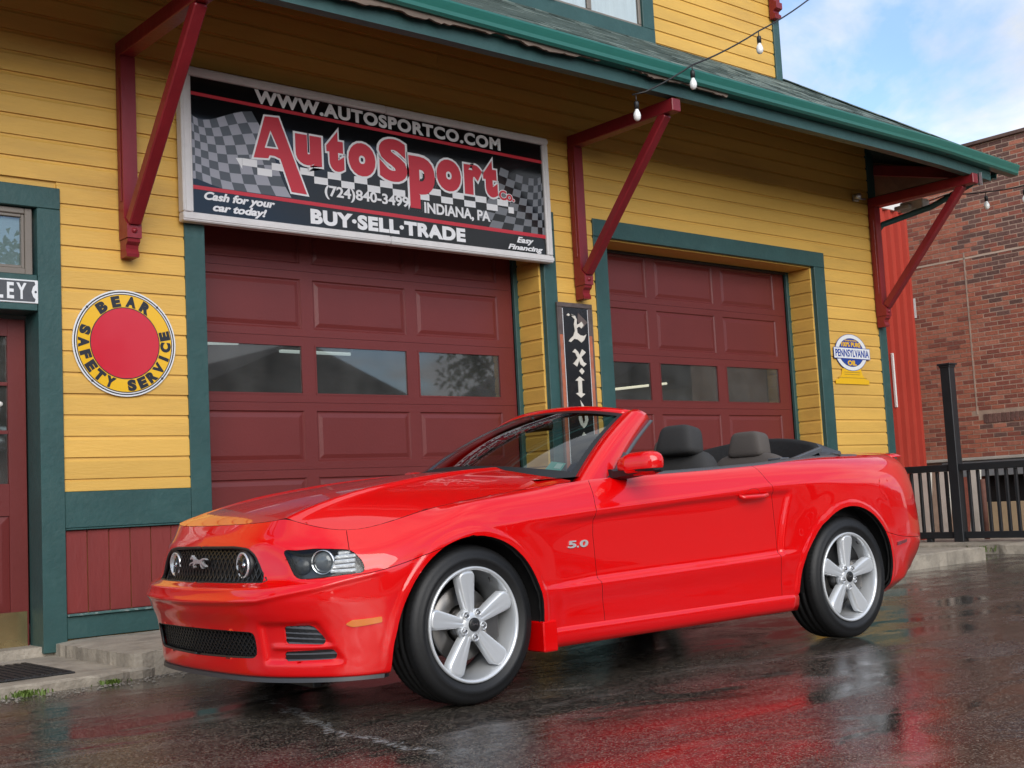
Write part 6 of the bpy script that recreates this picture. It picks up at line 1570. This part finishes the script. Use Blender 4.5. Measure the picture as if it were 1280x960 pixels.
# ================================================================ strings of lamps
M_bulb = mat('frosted_bulb', (.85,.85,.84), .12, coat=1); M_cab = mat('black_cable', (.012,.012,.013), .5)
def string(pts, bulbs, lab, drop=.10, br_=.031):
    b0 = Vector(pts[0]); root = tag(link('string_light', MB().tube([tuple(Vector(p)-b0) for p in pts], .0075, 6).mesh('string_light', M_cab), None, b0), label=lab, cat='string lights')
    for p in bulbs:
        p = Vector(p)-b0
        link('bulb_socket', MB().tube([(p.x,p.y,p.z+.005),(p.x,p.y,p.z-.05)], .005, 6).lathe([(.0,-.045),(.017,-.047),(.020,-.06),(.019,-.11),(0,-.11)], 12, tuple(p), 'z').mesh('bulb_socket', M_cab), root)
        link('bulb', MB().lathe([(.013,-.105),(.016,-.12),(br_*.9,-.145),(br_,-.165),(br_*.86,-.190),(br_*.5,-.204),(0,-.208)], 16, tuple(p), 'z').mesh('bulb', M_bulb), root)
def cat(p, q, sagv, n=14): return [(p[0]+(q[0]-p[0])*t, p[1]+(q[1]-p[1])*t, p[2]+(q[2]-p[2])*t-sagv*4*t*(1-t)) for t in [i/n for i in range(n+1)]]
P0, P1, P2, P3 = (7.231, -1.4, 4.08), (7.77, -1.55, 4.395), (8.695, -1.55, 4.883), (9.472, -1.55, 5.346)
string([(7.231,-1.36,4.10)]+cat(P0,P1,.015,6)[1:]+cat(P1,P2,.02,6)[1:]+cat(P2,P3,.015,6)[1:]+cat(P3,(13.2,-1.55,7.7),.1,6)[1:], [P0,P1,P2], 'string of frosted bulbs climbing from the middle bracket past the gutter')
def ptx(u, v, x):
    d = fw+r2*((u-640)/CAM['f'])-u2*((v-480)/CAM['f']); t = x/d.x; return (x, -CAM['D']+t*d.y, CAM['h']+t*d.z)
q0, q1, q2, q3, q4 = (13.45,.05,4.18), (13.45,-.535,4.235), (13.45,-1.013,4.156), (13.45,-1.473,4.126), (13.6,-4.0,4.7)
string(cat(q0,q1,.004,4)+cat(q1,q2,.01,4)[1:]+cat(q2,q3,.01,4)[1:]+cat(q3,q4,.1,8)[1:], [q1,q2,q3], 'string of frosted bulbs hanging right of the eave before the brick wall', br_=.034)
# ================================================================ across the street (seen only in reflections)
M_rf = mat('dark_roofing', (.045,.045,.05), .9, var=.2); M_hb = mat('far_brick', (.17,.065,.05), .9, var=.25, vscale=5); M_hs = mat('far_siding', (.38,.36,.32), .8, var=.1); M_hw = glassmat('far_window', (.2,.22,.25), 1.6)
def house(name, x0, x1, y0, y1, h, rh, m, lab, along='x'):
    e = empty(name, ((x0+x1)/2,(y0+y1)/2,0), label=lab, cat='building'); part('wall', MB().box(x0,x1,y0,y1,-.1,h), m, e)
    b = MB(); o = .5
    if along == 'x': ym = (y0+y1)/2; b.prism([(y0-o,h-.1),(y1+o,h-.1),(ym,h+rh)], x0-o, x1+o, 'x')
    else: xm = (x0+x1)/2; b.prism([(x0-o,h-.1),(x1+o,h-.1),(xm,h+rh)], y0-o, y1+o, 'y')
    part('roof', b, M_rf, e)
    n = int((x1-x0)/2.6)
    for f in range(int(h//2.9)):
        for i in range(n):
            xx = x0+(x1-x0)*(i+.5)/n; z0 = .95+2.8*f
            w_ = part('window', MB().box(xx-.55,xx+.55,y1-.02,y1+.06,z0,z0+1.5), M_wht, e); part('pane', MB().box(xx-.45,xx+.45,y1+.061,y1+.07,z0+.08,z0+1.42), M_blk, w_)
house('brick_house', 13, 25, -32, -23, 3.3, 2.6, M_hb, 'brick house with a dark gable roof across the street', 'y')
house('long_shop', -13, 10, -35, -25, 3.0, 1.8, M_hb, 'long low brick shop with a dark roof across the street behind the camera')
house('clapboard_house', 29, 38, -28, -20, 4.6, 2.4, M_hs, 'pale two storey clapboard house across the street', 'y')
house('far_house', 43, 58, -28, -19, 4.2, 2.5, M_hb, 'brick house at the far right end of the street')
house('left_house', -34, -18, -30, -21, 4.5, 2.5, M_hs, 'pale house at the far left across the street')
def tree(x, y, hgt, seed, lab):
    e = empty('street_tree', (x,y,0), label=lab, cat='tree', group='trees across the street'); r_ = random.Random(seed)
    t = MB().tube([(x,y,-.1),(x+.1,y,hgt*.3),(x,y+.1,hgt*.6),(x+.1,y,hgt*.9)], [.28,.22,.13,.04], 8)
    for i in range(9):
        a = r_.uniform(0,6.28); z = hgt*r_.uniform(.3,.7); L_ = hgt*.28; t.tube([(x,y,z),(x+math.cos(a)*L_*.5,y+math.sin(a)*L_*.5,z+L_*.35),(x+math.cos(a)*L_,y+math.sin(a)*L_,z+L_*.6)], [.08,.05,.02], 5)
    part('trunk', t, mat('bark', (.07,.055,.04), .9), e)
    b = MB()
    for i in range(60):
        a = r_.uniform(0,6.28); u = r_.uniform(-1,1); rr = hgt*.30*r_.random()**.4; cx_, cy_, cz_ = x+rr*math.cos(a)*math.sqrt(1-u*u), y+rr*math.sin(a)*math.sqrt(1-u*u), hgt*.66+rr*u*1.1
        for k in range(55):
            px, py, pz = cx_+r_.gauss(0,.38), cy_+r_.gauss(0,.38), cz_+r_.gauss(0,.34); s = .12; a1, a2 = r_.uniform(0,6.28), r_.uniform(-1,1)
            ux, uy, uz = math.cos(a1)*s, math.sin(a1)*s, a2*s; vx, vy, vz = -math.sin(a1)*s*a2, math.cos(a1)*s*a2, s
            b.add([(px-ux,py-uy,pz-uz),(px+vx,py+vy,pz+vz),(px+ux,py+uy,pz+uz)], [(0,1,2)])
    part('crown', b, mat('leaves', (.05,.085,.025), .7, var=.3), e, recalc=False)
tree(27, -22.5, 9.5, 1, 'leafy tree between the two houses across the street'); tree(11.3, -24, 8, 2, 'leafy tree beside the long shop across the street'); tree(41,-21,9,3,'leafy tree at the far right across the street'); tree(-15.5,-22,8.5,4,'leafy tree left of the long shop across the street')
tag(link('street', MB().box(-120,140,-17.4,-9.6,-.02,.004).mesh('street', mat('bounce_street_concrete', (.20,.19,.175), .85, var=.15, vscale=1.5))), kind='structure')  # unseen pale street sheet, added to bounce light up under the eave
tag(link('far_pavement', MB().box(-60,80,-19.5,-17.5,-.05,.12).mesh('far_pavement', M_conc)), kind='structure')
